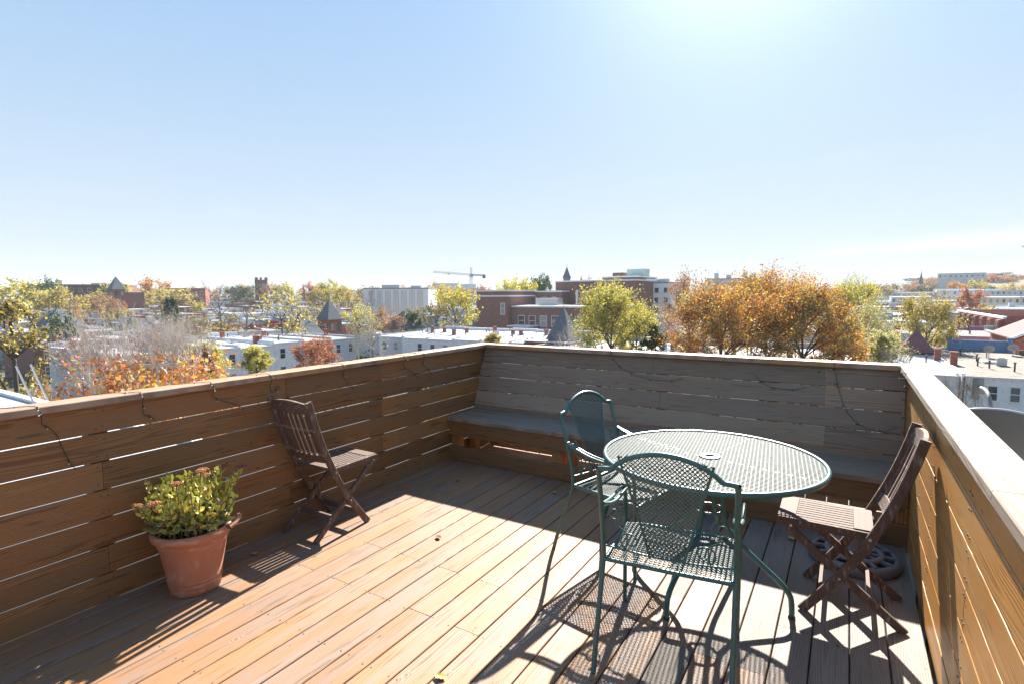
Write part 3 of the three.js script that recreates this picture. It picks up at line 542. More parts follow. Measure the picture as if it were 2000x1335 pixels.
const W_GEO = {}, winRand = rng(2024), PANES = [GLASS, GLASS, mat(0.10, 0.115, 0.13, 0.15), mat(0.26, 0.25, 0.23, 0.5), mat(0.06, 0.08, 0.10, 0.1)];
// a sash window set in its wall: dark panes, white frame and bars; face '+x', '-x' or '+z'
function windowOn(parent, face, px, py, pz, w, h, frame = TRIM, bars = true) {
  const k = `${w}_${h}_${bars}`;
  W_GEO[k] ??= { p: box(w, h, 0.05), f: merge([box(w + 0.16, 0.1, 0.12, 0, h / 2 + 0.05, 0.02), box(w + 0.24, 0.12, 0.18, 0, -h / 2 - 0.06, 0.04), box(0.08, h, 0.12, -w / 2 - 0.04, 0, 0.02), box(0.08, h, 0.12, w / 2 + 0.04, 0, 0.02), ...(bars ? [box(w, 0.07, 0.07, 0, 0, 0.02)] : [])]) };
  const m = mesh('window', W_GEO[k].p, PANES[Math.floor(winRand() * PANES.length)], parent); m.position.set(px, py, pz); m.rotation.y = face === '+x' ? Math.PI / 2 : face === '-x' ? -Math.PI / 2 : 0;
  mesh('frame', W_GEO[k].f, frame, m);
}
function pyramid(w, d, h, y0, x, z, over = 0.25) {
  const a = w / 2 + over, b = d / 2 + over, pos = [], uv = [], c = [[-a, -b], [a, -b], [a, b], [-a, b]];
  for (let i = 0; i < 4; i++) { const p = c[i], q = c[(i + 1) % 4]; pos.push(q[0], 0, q[1], p[0], 0, p[1], 0, h, 0); const l = Math.hypot(q[0] - p[0], q[1] - p[1]); uv.push(l / uvScale, 0, 0, 0, l / 2 / uvScale, h * 1.2 / uvScale); }
  pos.push(...[c[0], c[1], c[2], c[0], c[2], c[3]].flatMap(([u, v]) => [u, 0, v])); for (let i = 0; i < 6; i++) uv.push(0, 0);
  const g = new THREE.BufferGeometry(); g.setAttribute('position', new THREE.Float32BufferAttribute(pos, 3)); g.setAttribute('uv', new THREE.Float32BufferAttribute(uv, 2)); g.computeVertexNormals(); g.translate(x, y0, z); return g;
}
// a row house: [x0, x1] by [z0, z1], h metres tall; rear = the side its windows look from
function rowHouse(o) {
  const r = rng(o.seed), w = o.x1 - o.x0, d = o.z1 - o.z0, cx = (o.x0 + o.x1) / 2, cz = (o.z0 + o.z1) / 2, wm = WALLS[o.wall], rm = ROOFS[o.roof];
  const t = thing('row_house', o.label, 'house', [cx, GROUND, cz], 0, o.group), h = o.h;
  mesh('wall', boxUV(w - 0.02, h, d - 0.02, 0, h / 2, 0, uvScale), wm, t);
  const slope = o.slope ?? 0.25;   // the roof falls towards the rear
  const rg = boxUV(w - 0.5, 0.1, d - 0.06, 0, 0.06, 0, 6); if (o.rear === '+x') { const p = rg.attributes.position; for (let i = 0; i < p.count; i++) p.setY(i, p.getY(i) + slope * (0.5 - p.getX(i) / w)); } else { const p = rg.attributes.position; for (let i = 0; i < p.count; i++) p.setY(i, p.getY(i) + slope * (0.5 - p.getZ(i) / d)); }
  rg.translate(0, h, 0); const rmesh = mesh('roof', rg, rm, t);
  // party walls standing above the roof on the long sides, and the street front's parapet
  const pw = 0.26, ph = o.party ?? 0.45;
  if (o.rear === '+x') { for (const s of [-1, 1]) { const g = boxUV(w - 0.3, ph + 0.1, pw, -0.15, h + ph / 2, s * (d / 2 - pw / 2 - 0.012), uvScale); mesh('party_wall', g, o.partyMat ?? wm, t); } mesh('front_parapet', boxUV(0.35, ph + 0.75, d - 0.03, -w / 2 + 0.19, h + ph / 2 + 0.3, 0, uvScale), wm, t); }
  else { for (const s of [-1, 1]) mesh('party_wall', boxUV(pw, ph + 0.1, d - 0.3, s * (w / 2 - pw / 2 - 0.012), h + ph / 2, -0.15, uvScale), o.partyMat ?? wm, t); mesh('front_parapet', boxUV(w - 0.03, ph + 0.75, 0.35, 0, h + ph / 2 + 0.3, -d / 2 + 0.19, uvScale), wm, t); }
  const top = (x, z) => h + 0.1 + slope * (0.5 - (o.rear === '+x' ? x / w : z / d));
  if (o.detail > 0) {
    const nc = 1 + Math.floor(r() * 2); for (let k = 0; k < (o.detail > 1 ? 0 : 2); k++) { const x = lerp(-w * 0.36, w * 0.36, r()), z = lerp(-d * 0.36, d * 0.36, r()), y = top(x, z), hh = lerp(0.6, 1.3, r()); mesh('vent_pipe', rod([x, y - 0.1, z], [x, y + hh, z], 0.13, 6), r() < 0.5 ? METAL : DARKTRIM, rmesh); } if (o.detail === 1 && r() < 0.6) { const x = lerp(-w * 0.3, w * 0.3, r()), z = lerp(-d * 0.3, d * 0.3, r()), y = top(x, z), q = lerp(1, 2.4, r()); mesh('stair_head', boxUV(q + 0.6, 1.9, q + 0.2, x, y + 0.9, z, uvScale), r() < 0.5 ? wm : WALLS['pale grey'], rmesh); }
    for (let k = 0; k < nc; k++) { const x = o.rear === '+x' ? lerp(-w * 0.3, w * 0.3, r()) : (r() < 0.5 ? -1 : 1) * (w / 2 - 0.35), z = o.rear === '+x' ? (r() < 0.5 ? -1 : 1) * (d / 2 - 0.35) : lerp(-d * 0.3, d * 0.3, r()), ch = lerp(0.9, 1.5, r()); const c = mesh('chimney', merge([boxUV(0.62, ch, 0.56, x, top(x, z) + ch / 2 - 0.1, z, uvScale), boxUV(0.74, 0.14, 0.68, x, top(x, z) + ch - 0.1, z, uvScale)]), r() < 0.7 ? WALLS['red brick'] : WALLS['brown brick'], rmesh); c.userData = {}; }
  }
  if (o.detail > 1) {
    for (let k = 0; k < 6; k++) { const x = lerp(-w * 0.36, w * 0.36, r()), z = lerp(-d * 0.36, d * 0.36, r()), y = top(x, z), hh = lerp(0.45, 1.0, r()); mesh('vent_pipe', merge([rod([x, y - 0.1, z], [x, y + hh, z], 0.075, 8), rod([x, y + hh, z], [x, y + hh + 0.12, z], 0.12, 8)]), r() < 0.5 ? METAL : DARKTRIM, rmesh); }
    { const x = lerp(-w * 0.3, w * 0.3, r()), z = lerp(-d * 0.3, d * 0.3, r()), y = top(x, z); mesh('skylight', merge([box(1.0, 0.22, 0.8, x, y + 0.08, z), box(0.86, 0.06, 0.66, x, y + 0.21, z)]), r() < 0.5 ? TRIM : STEEL, rmesh); }
    if (r() < 0.8) { const x = lerp(-w * 0.3, w * 0.3, r()), z = lerp(-d * 0.3, d * 0.3, r()), y = top(x, z); const a = mesh('cooling_unit', box(0.85, 0.8, 0.85, x, y + 0.42, z), METAL, rmesh); mesh('fan_grille', (() => { const g = new THREE.CylinderGeometry(0.34, 0.34, 0.05, 16); g.translate(x, y + 0.84, z); return g; })(), DARKTRIM, rmesh); }
    mesh('gutter', o.rear === '+x' ? box(0.14, 0.14, d - 0.1, w / 2 + 0.06, h + 0.02, 0) : box(w - 0.1, 0.14, 0.14, 0, h + 0.02, d / 2 + 0.06), TRIM, t);
  }
  if (o.windows !== false) {
    const ww = o.far ? 1.1 : 0.95, wh = o.far ? 1.7 : 1.6;
    const span = o.rear === '+x' ? d : w, nw = o.nw ?? Math.max(2, Math.round(span / 2.7));
    for (let f = 0; f < Math.floor(h / 3.2); f++) for (let k = 0; k < nw; k++) {
      if (r() < 0.1) continue;
      const a = (k + 0.5) / nw * span - span / 2, y = h - 1.75 - f * 3.1; if (y < 1) continue;
      if (o.rear === '+x') windowOn(t, '+x', w / 2, y, a, ww, wh, o.trim ?? TRIM); else windowOn(t, '+z', a, y, d / 2, ww, wh, o.trim ?? TRIM);
    }
    if (o.endWindows) for (let f = 0; f < 2; f++) for (let k = 0; k < o.endWindows; k++) { const a = (k + 0.5) / o.endWindows; const y = h - 1.75 - f * 3.1; if (o.rear === '+x') windowOn(t, '+z', (a - 0.5) * w, y, d / 2, ww, wh, o.trim ?? TRIM); else windowOn(t, o.endFace ?? '-x', (o.endFace === '+x' ? 1 : -1) * w / 2, y, (a - 0.5) * d, ww, wh, o.trim ?? TRIM); }
  }
  return t;
}
const ORD = ['first', 'second', 'third', 'fourth', 'fifth', 'sixth', 'seventh', 'eighth', 'ninth', 'tenth', 'eleventh', 'twelfth', 'thirteenth', 'fourteenth', 'fifteenth', 'sixteenth', 'seventeenth', 'eighteenth'];
function houseRow(o) {
  const r = rng(o.seed); let i = 0;
  for (let p = o.from; (o.step > 0 ? p < o.to : p > o.to); p += o.step) {
    const wall = o.walls[Math.floor(r() * o.walls.length)], roof = o.roofs[Math.floor(r() * o.roofs.length)], j = (r() - 0.5) * 1.2, hh = o.h + (r() - 0.5) * (o.hv ?? 0.9), a = Math.min(p, p + o.step), b = Math.max(p, p + o.step);
    const label = `${wall} house, ${roof} roof, ${ORD[i]} from the ${o.rear === '+x' ? 'deck' : o.end ?? 'school'} end, ${o.where}`;
    const base = { seed: o.seed * 100 + i, h: hh, rear: o.rear, wall, roof, label, group: `row houses ${o.where}`, detail: o.detail, far: o.far, windows: o.windows, party: o.party };
    if (o.rear === '+x') rowHouse({ ...base, x0: o.at - o.len - j, x1: o.at, z0: a + 0.01, z1: b - 0.01 }); else rowHouse({ ...base, x0: a + 0.01, x1: b - 0.01, z0: o.at - o.len + j, z1: o.at });
    i++;
  }
}
const MIX = ['red brick', 'pale grey', 'dark brick', 'cream', 'white', 'tan', 'white', 'blue grey', 'brown brick', 'pale grey', 'maroon'];
// left: rows whose rears look towards the deck
houseRow({ seed: 1, from: -32, to: -69, step: -6, at: -79.3, len: 21, h: 7.5, hv: 0.5, rear: '+x', walls: ['white', 'tan', 'white', 'pale grey', 'cream', 'red brick'], roofs: ['white', 'grey', 'white', 'silver', 'white'], where: 'just beyond the half bare tree', detail: 2 });
houseRow({ seed: 2, from: -37, to: -130, step: -6.4, at: -122, len: 18, h: 7.0, rear: '+x', walls: MIX, roofs: ['white', 'silver', 'white', 'tan'], where: 'in front of the dark conifer', detail: 2 });
houseRow({ seed: 3, from: -46, to: -174, step: -8, at: -169, len: 17, h: 7.6, rear: '+x', walls: MIX, roofs: ['white', 'silver', 'grey', 'tan'], where: 'beside the dark conifer', detail: 1 });
houseRow({ seed: 4, from: -62, to: -217, step: -10, at: -222, len: 18, h: 8.2, hv: 1.8, rear: '+x', walls: [...MIX, 'maroon', 'mint green', 'maroon'], roofs: ['white', 'silver', 'grey'], where: 'behind the dark conifer', detail: 1, far: true });
houseRow({ seed: 5, from: -71, to: -220, step: -12, at: -288, len: 18, h: 9.4, hv: 2, rear: '+x', walls: MIX, roofs: ['white', 'silver'], where: 'below the pointed tower house', detail: 1, far: true });
houseRow({ seed: 6, from: -90, to: -320, step: -17, at: -350, len: 18, h: 11, hv: 3, rear: '+x', walls: MIX, roofs: ['white', 'silver', 'grey'], where: 'near the skyline trees', detail: 0, far: true });
houseRow({ seed: 7, from: -110, to: -380, step: -22, at: -430, len: 18, h: 13, hv: 4, rear: '+x', walls: MIX, roofs: ['white', 'silver'], where: 'right before the skyline', detail: 0, far: true });
// centre: white houses just below the parapet corner
houseRow({ seed: 8, end: 'porch', from: -76.6, to: -43, step: 6.2, at: -77.5, len: 21, h: 7.5, hv: 0.15, rear: '+z', walls: ['pale grey', 'white'], roofs: ['white', 'white', 'silver'], where: 'seen over the parapet corner', detail: 2, party: 0.3 });
houseRow({ seed: 9, end: 'conifer', from: -163, to: -113, step: 7.5, at: -155, len: 18, h: 7.6, rear: '+z', walls: MIX, roofs: ['white', 'silver', 'tan'], where: 'left of the brown brick school', detail: 1 });
houseRow({ seed: 10, end: 'conifer', from: -230, to: -133, step: 10, at: -226, len: 18, h: 9, hv: 2.5, rear: '+z', walls: MIX, roofs: ['white', 'silver'], where: 'near the white metal building', detail: 1, far: true });
// right: rows beyond the folding chair's parapet
houseRow({ seed: 11, from: -38, to: 4, step: 7, at: -68, len: 21, h: 7.3, hv: 0.3, rear: '+z', walls: ['white', 'tan', 'pale grey'], roofs: ['white', 'white', 'tan'], where: 'below the big orange trees', detail: 2 });
houseRow({ seed: 12, from: -11, to: 27, step: 7.5, at: -124, len: 17, h: 7.8, hv: 0.5, rear: '+z', walls: ['teal', 'mint green', 'mauve', 'teal'], roofs: ['silver', 'grey'], where: 'across from the red turret', detail: 1 });
houseRow({ seed: 13, from: -26, to: 25, step: 8.5, at: -172, len: 17, h: 8, hv: 1, rear: '+z', walls: ['white', 'pale grey', 'blue grey', 'dark brick'], roofs: ['white', 'silver', 'grey'], where: 'behind the golden tree', detail: 1 });
houseRow({ seed: 14, from: -17, to: 70, step: 9, at: -217, len: 17, h: 8.4, hv: 1.4, rear: '+z', walls: ['white', 'pale grey', 'dark brick', 'white', 'blue grey'], roofs: ['white', 'silver'], where: 'past the red brick terrace', detail: 1, far: true });
houseRow({ seed: 15, from: -23, to: 95, step: 13, at: -290, len: 18, h: 9.6, hv: 2, rear: '+z', walls: MIX, roofs: ['white', 'silver'], where: 'left of the red tree', detail: 1, far: true });
houseRow({ seed: 16, from: -30, to: 120, step: 18, at: -370, len: 18, h: 12, hv: 3, rear: '+z', walls: ['white', 'pale grey', 'cream', 'red brick'], roofs: ['white', 'silver'], where: 'before the hilltop building', detail: 0, far: true });
houseRow({ seed: 17, from: -20, to: 170, step: 25, at: -470, len: 18, h: 16, hv: 4, rear: '+z', walls: ['white', 'pale grey', 'red brick', 'tan'], roofs: ['white', 'silver'], where: 'below the wooded hill', detail: 0, far: true });
// the pair of houses whose rears face the deck on the right
{
  const t = rowHouse({ seed: 501, x0: 13.1, x1: 21.6, z0: -92, z1: -68, h: 7.4, rear: '+z', wall: 'white', roof: 'tan', label: 'white house with blue ground floor, sash windows and tan roof', detail: 2, windows: false, party: 0.2, slope: 0.5 });
  mesh('blue_lower_wall', boxUV(8.5, 4.3, 0.12, 0.02, 2.15, 12.06, uvScale), WALLS['blue grey'], t);
  for (let k = 0; k < 5; k++) windowOn(t, '+z', -3.2 + k * 1.28 + (k > 1 ? 0.35 : 0), 5.9, 12.0, 0.66, 1.35);
  for (const x of [-2.9, -0.3, 2.5]) windowOn(t, '+z', x, 2.6, 12.14, 1.7, 2.0);
  const blue = std(plaster(0.14, 0.24, 0.40)), bp = mesh('blue_parapet', boxUV(5.8, 1.9, 0.3, 0.6, 8.4, -11.5, uvScale), blue, t);
  for (const x of [-2.4, 3.6]) mesh('parapet_pier', merge([boxUV(0.45, 2.2, 0.45, x, 8.55, -11.3, uvScale), box(0.56, 0.12, 0.56, x, 9.7, -11.3)]), blue, t);
  mesh('rain_pipe', rod([-4.1, 0.2, 12.12], [-4.1, 7.3, 12.12], 0.06, 8), DARKTRIM, t);
  for (const [x, z] of [[0.4, -4], [3.2, -7.4]]) mesh('roof_dish', (() => { const pts = []; for (let i = 0; i <= 8; i++) pts.push(new THREE.Vector2(0.0001 + 0.55 * i / 8, 0.2 * (i / 8) ** 2)); const g = new THREE.LatheGeometry(pts, 24); g.rotateX(-0.9); g.translate(x, 8.75, z); return merge([g, rod([x, 7.5, z], [x, 8.73, z], 0.045, 8)]); })(), STEEL, t);
  const q = rowHouse({ seed: 502, x0: 4.2, x1: 13.05, z0: -92, z1: -69, h: 7.2, rear: '+z', wall: 'white', roof: 'white', label: 'white house with bright white roof and red slate turret', detail: 2, nw: 3, party: 0.3 });
  mesh('turret', boxUV(3.5, 7.8, 3.5, 2.6, 3.9, -9.2, uvScale), WALLS['red brick'], q);
  mesh('turret_roof', pyramid(3.5, 3.5, 2.9, 7.8, 2.6, -9.2), REDSLATE, q);
  mesh('finial', rod([2.6, 10.6, -9.2], [2.6, 11.3, -9.2], 0.06, 6), DARKTRIM, q);
  rowHouse({ seed: 503, x0: 21.7, x1: 29, z0: -91, z1: -67.6, h: 7.2, rear: '+z', wall: 'dark brick', roof: 'tan', label: 'dark brick house next to the white and blue house', detail: 2, nw: 3 });
}
// red brick gabled house and the red brick terrace along the side street
{
  const t = thing('gabled_house', 'red brick house with coped gable beside the blue parapet', 'house', [31.5, GROUND, -107]);
  mesh('wall', boxUV(17, 8.6, 15, 0, 4.3, 0, uvScale), WALLS['red brick'], t);
  mesh('gable', prism([[-8.5, 8.6], [8.5, 8.6], [8.5, 9.0], [2, 12.4], [-2, 12.4], [-8.5, 9.0]], 14.9, 0.02), WALLS['red brick'], t);
  mesh('roof', prism([[-8.7, 9.02], [-2.1, 12.45], [2.1, 12.45], [8.7, 9.02], [8.7, 9.2], [2.15, 12.65], [-2.15, 12.65], [-8.7, 9.2]], 14.2, 0.02), REDSLATE, t);
  { const g = prism([[-8.8, 9.02], [-2.1, 12.45], [2.1, 12.45], [8.8, 9.02], [8.8, 9.42], [2.15, 12.9], [-2.15, 12.9], [-8.8, 9.42]], 0.45, 0.02); g.translate(0, 0, 7.38); mesh('coping', g, TRIM, t); }
  mesh('chimney', boxUV(2.0, 2.6, 1.1, -5.6, 11.2, 3.5, uvScale), WALLS['red brick'], t);
  for (const x of [-5.2, 0, 5.2]) windowOn(t, '+z', x, 6.0, 7.5, 1.0, 1.7);
  for (let k = 0; k < 7; k++) {
    const z = -141 - k * 7.5, h = thing('terrace_house', `red brick terrace house with bay, ${ORD[k]} along the side street from the gabled house`, 'house', [38, GROUND, z], 0, 'red brick terrace along the side street');
    mesh('wall', boxUV(18, 10.6, 7.46, 0, 5.3, 0, uvScale), WALLS['red brick'], h);
    const rf = mesh('roof', boxUV(17.4, 0.12, 7.0, 0.2, 10.67, 0, 6), ROOFS.white, h); mesh('skylight', box(1.6, 0.3, 1.2, 1.5, 10.8, 0.6), TRIM, rf);
    mesh('cornice', box(0.5, 0.5, 7.44, -9.1, 10.65, 0), TRIM, h); mesh('party_wall', boxUV(17.6, 0.5, 0.3, 0, 10.85, 3.57, uvScale), WALLS['red brick'], h);
    mesh('bay', boxUV(0.9, 10.2, 2.8, -9.43, 5.1, 1.6, uvScale), WALLS['red brick'], h);
    for (let f = 0; f < 3; f++) { windowOn(h, '-x', -9.88, 8.8 - f * 3.2, 1.6, 1.2, 1.9, DARKTRIM); for (const a of [-2.2, -0.7]) windowOn(h, '-x', -9.0, 8.8 - f * 3.2, a, 0.95, 1.9, DARKTRIM); }
    if (k === 0) for (const x of [-5, -1, 3]) windowOn(h, '+z', x, 8.6, 3.73, 0.9, 1.6, DARKTRIM);
  }
}
// red brick corner house with the steep slate turret, left of the school
{
  const t = thing('turreted_house', 'red brick corner house with steep green grey pyramid turret', 'house', [-38.4, GROUND, -86.8]);
  mesh('wall', boxUV(8.4, 7.8, 19, 0, 3.9, 0, uvScale), WALLS['red brick'], t); mesh('roof', boxUV(8.2, 0.12, 18.8, 0, 7.88, 0, 6), ROOFS.silver, t);
  mesh('coping', box(8.5, 0.16, 0.4, 0, 8.0, 9.4), TRIM, t);
  mesh('turret', boxUV(3.9, 8.2, 3.9, 1.3, 4.1, 5.6, uvScale), WALLS['red brick'], t); mesh('turret_roof', pyramid(3.9, 3.9, 5.4, 8.2, 1.3, 5.6, 0.3), SLATE, t);
  mesh('finial', rod([1.3, 13.5, 5.6], [1.3, 14.2, 5.6], 0.06, 6), METAL, t); for (const x of [-2.2, 0, 2.2]) windowOn(t, '+z', x, 5.6, 9.5, 1.0, 1.6);
}
function turretHouse(x, z, label, bw, wallH, roofH, material, roofMat, wins = true) {
  const t = thing('turreted_house', label, 'house', [x, GROUND, z]);
  mesh('wall', boxUV(bw * 2.4, wallH - 1.6, bw * 2.6, -bw * 0.9, (wallH - 1.6) / 2, -bw * 0.9, uvScale), material, t); mesh('roof', boxUV(bw * 2.3, 0.15, bw * 2.5, -bw * 0.9, wallH - 1.5, -bw * 0.9, 6), ROOFS.silver, t);
  mesh('turret', boxUV(bw, wallH, bw, 0, wallH / 2, 0, uvScale), material, t); mesh('turret_roof', pyramid(bw, bw, roofH, wallH, 0, 0, bw * 0.08), roofMat, t);
  if (wins) for (const a of [-0.24, 0.24]) { windowOn(t, '+z', a * bw, wallH - 2.0, bw / 2, bw * 0.22, 2.0, DARKTRIM); windowOn(t, '+x', bw / 2, wallH - 2.0, a * bw, bw * 0.22, 2.0, DARKTRIM); }
}
turretHouse(-115, -97, 'red brick house with square turret and blue slate pyramid roof', 4.4, 9.4, 5.4, WALLS['red brick'], SLATE);
turretHouse(-92, -101, 'pale house with low pyramid roof near the street corner', 7.0, 7.4, 4.4, WALLS['pale grey'], SLATE, false);
turretHouse(-112, -86, 'grey house with steep blue slate hipped roof', 6.6, 6.4, 5.6, WALLS['pale grey'], SLATE, false);
turretHouse(-160, -53, 'tan house with broad slate pyramid roof behind the bare tree', 7.4, 8.6, 4.6, WALLS.tan, SLATE, false);
turretHouse(-148, -64, 'grey gabled house with dark pyramid roof near the conifer', 6.4, 6.6, 4.4, WALLS['pale grey'], SLATE, false);
turretHouse(-300, -122, 'dark red tower house with pointed slate spire on the skyline', 5.2, 19.6, 6.4, WALLS['dark brick'], SLATE);
// ---------------------------------------------------------------- brown brick school
{
  const t = thing('school_building', 'large brown brick school with stepped blocks and white copings', 'school', [-73.1, -17.9, -164.3]); t.scale.setScalar(1.55);
  const B = WALLS['brown brick'], X = (x) => x + 46, Z = (z) => z + 106;
  const block = (x0, x1, z0, z1, h, name = 'wing', cop = 0.35) => { const m = mesh(name, boxUV(x1 - x0, h, z1 - z0, X((x0 + x1) / 2), h / 2, Z((z0 + z1) / 2), uvScale), B, t); mesh('coping', boxUV(x1 - x0 + 0.3, cop, z1 - z0 + 0.3, X((x0 + x1) / 2), h + cop / 2, Z((z0 + z1) / 2), uvScale), TRIM, m); return m; };
  block(-68.5, -60, -112, -100, 13.4, 'end_block', 0.3); mesh('stone_band', box(8.7, 0.3, 12.2, X(-64.25), 12.4, Z(-106)), TRIM, t);
  block(-60, -36, -112, -101.5, 9.9, 'low_wing'); block(-67.6, -53, -122, -112.05, 13.2, 'set_back_block'); block(-56.6, -36.6, -134, -116, 15.6, 'tall_block', 0.3); block(-52, -42.4, -150, -134.05, 17.0, 'rear_block', 0.3);
  block(-58.5, -53.2, -101.4, -97.4, 5.9, 'porch', 0.25); block(-53.1, -42, -101.4, -98.6, 4.6, 'annex', 0.25);
  for (let k = 0; k < 8; k++) windowOn(t, '+z', X(-57.5 + k * 2.75), 7.0, Z(-101.5), 1.5, 2.1);
  for (let k = 0; k < 8; k++) windowOn(t, '+z', X(-57.5 + k * 2.75), 3.2, Z(-101.5), 1.5, 2.1);
  windowOn(t, '+z', X(-61.4), 9.6, Z(-100), 1.0, 2.4); for (let k = 0; k < 5; k++) windowOn(t, '+z', X(-65 + k * 2.5), 11.4, Z(-112.05), 0.8, 1.2);
  windowOn(t, '+z', X(-42.5), 13.2, Z(-116), 1.5, 2.4, mat(0.18, 0.45, 0.4, 0.6));
  mesh('roof_unit', boxUV(5.4, 1.5, 2.6, X(-53), 11.1, Z(-106), 4), METAL, t); mesh('roof_unit', boxUV(3.2, 1.2, 2.2, X(-39), 11.0, Z(-108), 4), METAL, t);
  mesh('stair_head', boxUV(4, 3.0, 3.4, X(-44.5), 11.7, Z(-110), uvScale), B, t); mesh('vent_stack', rod([X(-47.6), 10, Z(-109)], [X(-47.6), 13.6, Z(-109)], 0.35, 12), METAL, t);
  mesh('rooftop_house', boxUV(5, 2.2, 4, X(-45), 18.2, Z(-142), uvScale), WALLS['mint green'], t); mesh('rooftop_house', boxUV(3, 1.3, 4, X(-50), 17.8, Z(-142), uvScale), B, t);
}
function plainBlock(name, label, category, x, z, w, d, h, wallMat, opt = {}) {
  const t = thing(name, label, category, [x, GROUND, z], opt.turn ?? 0);
  mesh('wall', boxUV(w, h, d, 0, h / 2, 0, opt.s ?? uvScale), wallMat, t); const rf = mesh('roof', boxUV(w + 0.3, 0.4, d + 0.3, 0, h + 0.2, 0, 6), opt.roof ?? ROOFS.silver, t);
  for (const [a, y, ww, hh] of opt.wins ?? []) windowOn(t, '+z', a, y, d / 2, ww, hh, TRIM, false);
  if (opt.rows) for (let f = 0; f < opt.rows; f++) for (let k = 0; k < opt.cols; k++) windowOn(t, '+z', ((k + 0.5) / opt.cols - 0.5) * w, h - 2.6 - f * 3.6, d / 2, 1.5, 1.8, TRIM, false);
  for (const [a, ww, hh, dd] of opt.units ?? []) mesh('roof_unit', box(ww, hh, dd, a, h + hh / 2 + 0.41, 0), opt.unitMat ?? METAL, rf);
  return t;
}
{
  const t = plainBlock('metal_building', 'big white metal clad building with vertical seams', 'building', -150, -162, 25, 22, 18.2, WALLS.white, { turn: 0.55, units: [[-4, 7, 1.4, 5], [6, 4, 1.0, 4]] });
  for (let k = 0; k < 22; k++) mesh('cladding_panel', box(0.92, 17.4, 0.22, -10.8 + k * 1.03, 9.0, 11.12), k % 3 ? METAL : TRIM, t);
  for (let f = 0; f < 3; f++) for (const a of [-9.5, -6.5]) windowOn(t, '+x', 12.5, 5 + f * 4, a + 12, 1.6, 2.4);
}
plainBlock('office_building', 'low pale office building with rooftop plant beneath the crane', 'building', -349, -449, 60, 30, 22, WALLS.tan, { turn: 0.5, rows: 2, cols: 14, units: [[-6, 26, 6, 10], [17, 16, 5, 10]], unitMat: mat(0.6, 0.64, 0.68, 0.5) });
plainBlock('modern_building', 'white modern block with dark ribbon windows behind the yellow tree', 'building', -59, -206, 14, 14, 19.6, WALLS.white, { rows: 3, cols: 4, units: [[0, 8, 1.4, 4]] });
plainBlock('brick_apartments', 'long dark red brick apartment block on the skyline', 'building', -355, -128, 46, 20, 22.4, WALLS['dark brick'], { turn: 0.95, rows: 3, cols: 12, units: [[-10, 3, 2.4, 3], [8, 7, 1, 4]] });
plainBlock('brick_apartments', 'small red brick block beside the apartment block', 'building', -330, -170, 22, 18, 20.4, WALLS['red brick'], { turn: 0.95, rows: 2, cols: 6 });
plainBlock('brick_apartments', 'dark brick block near the church spire on the skyline', 'building', -190, -330, 26, 20, 22.6, WALLS['dark brick'], { turn: 0.5, rows: 2, cols: 6, units: [[0, 10, 1, 6]] });
plainBlock('hilltop_building', 'long grey flat topped building on the wooded hill', 'building', 102, -720, 38, 24, 34.5, WALLS['pale grey'], { turn: -0.15, rows: 1, cols: 9 });
plainBlock('mansion_block', 'grey block with many chimneys above the orange tree', 'building', -48, -300, 26, 16, 23.0, WALLS['pale grey'], { turn: 0.15, rows: 2, cols: 7, units: [[-8, 2, 3, 2], [-2, 2.4, 2, 2], [6, 2, 3, 2], [10, 2, 2.4, 2]], unitMat: WALLS['pale grey'] });
// square crenellated tower, church spires, tower crane
{
  const t = thing('church_tower', 'square dark brick church tower with battlements on the skyline', 'tower', [-396, GROUND, -262], 0.9);
  mesh('shaft', boxUV(9, 29, 9, 0, 14.5, 0, uvScale), WALLS['dark brick'], t); for (const [a, b] of [[-3.4, 3.4], [0, 3.9], [3.4, 3.4], [-3.9, 0], [3.9, 0], [-3.4, -3.4], [3.4, -3.4]]) mesh('merlon', box(1.5, 2.0, 1.5, a, 29.9, b), WALLS['dark brick'], t);
  for (const a of [-1.6, 1.6]) windowOn(t, '+z', a, 23, 4.5, 1.6, 6, TRIM, false); windowOn(t, '+x', 4.5, 23, 0, 2.2, 6, TRIM, false);
}
function spire(label, x, z, w, shaft, cone, material = SLATE) {
  const t = thing('church_spire', label, 'steeple', [x, GROUND, z]);
  mesh('shaft', (() => { const g = new THREE.CylinderGeometry(w * 0.58, w * 0.6, shaft, 8); g.translate(0, shaft / 2, 0); return g; })(), WALLS['pale grey'].clone(), t).material.color.setRGB(0.4, 0.45, 0.5);
  mesh('cone', (() => { const g = new THREE.ConeGeometry(w * 0.72, cone, 8); g.translate(0, shaft + cone / 2, 0); return g; })(), material, t);
  mesh('finial', rod([0, shaft + cone - 0.3, 0], [0, shaft + cone + w * 0.35, 0], w * 0.03, 6), DARKTRIM, t);
  for (const a of [-0.24, 0.24]) windowOn(t, '+z', a * w, shaft - w * 0.95, w * 0.5, w * 0.17, w * 0.9, TRIM, false);
}
spire('octagonal grey church steeple rising behind the school', -141, -294.5, 3.9, 25.5, 7.0);
spire('thin pointed church spire among the trees below the hill', 50.5, -520, 2.8, 19, 13);
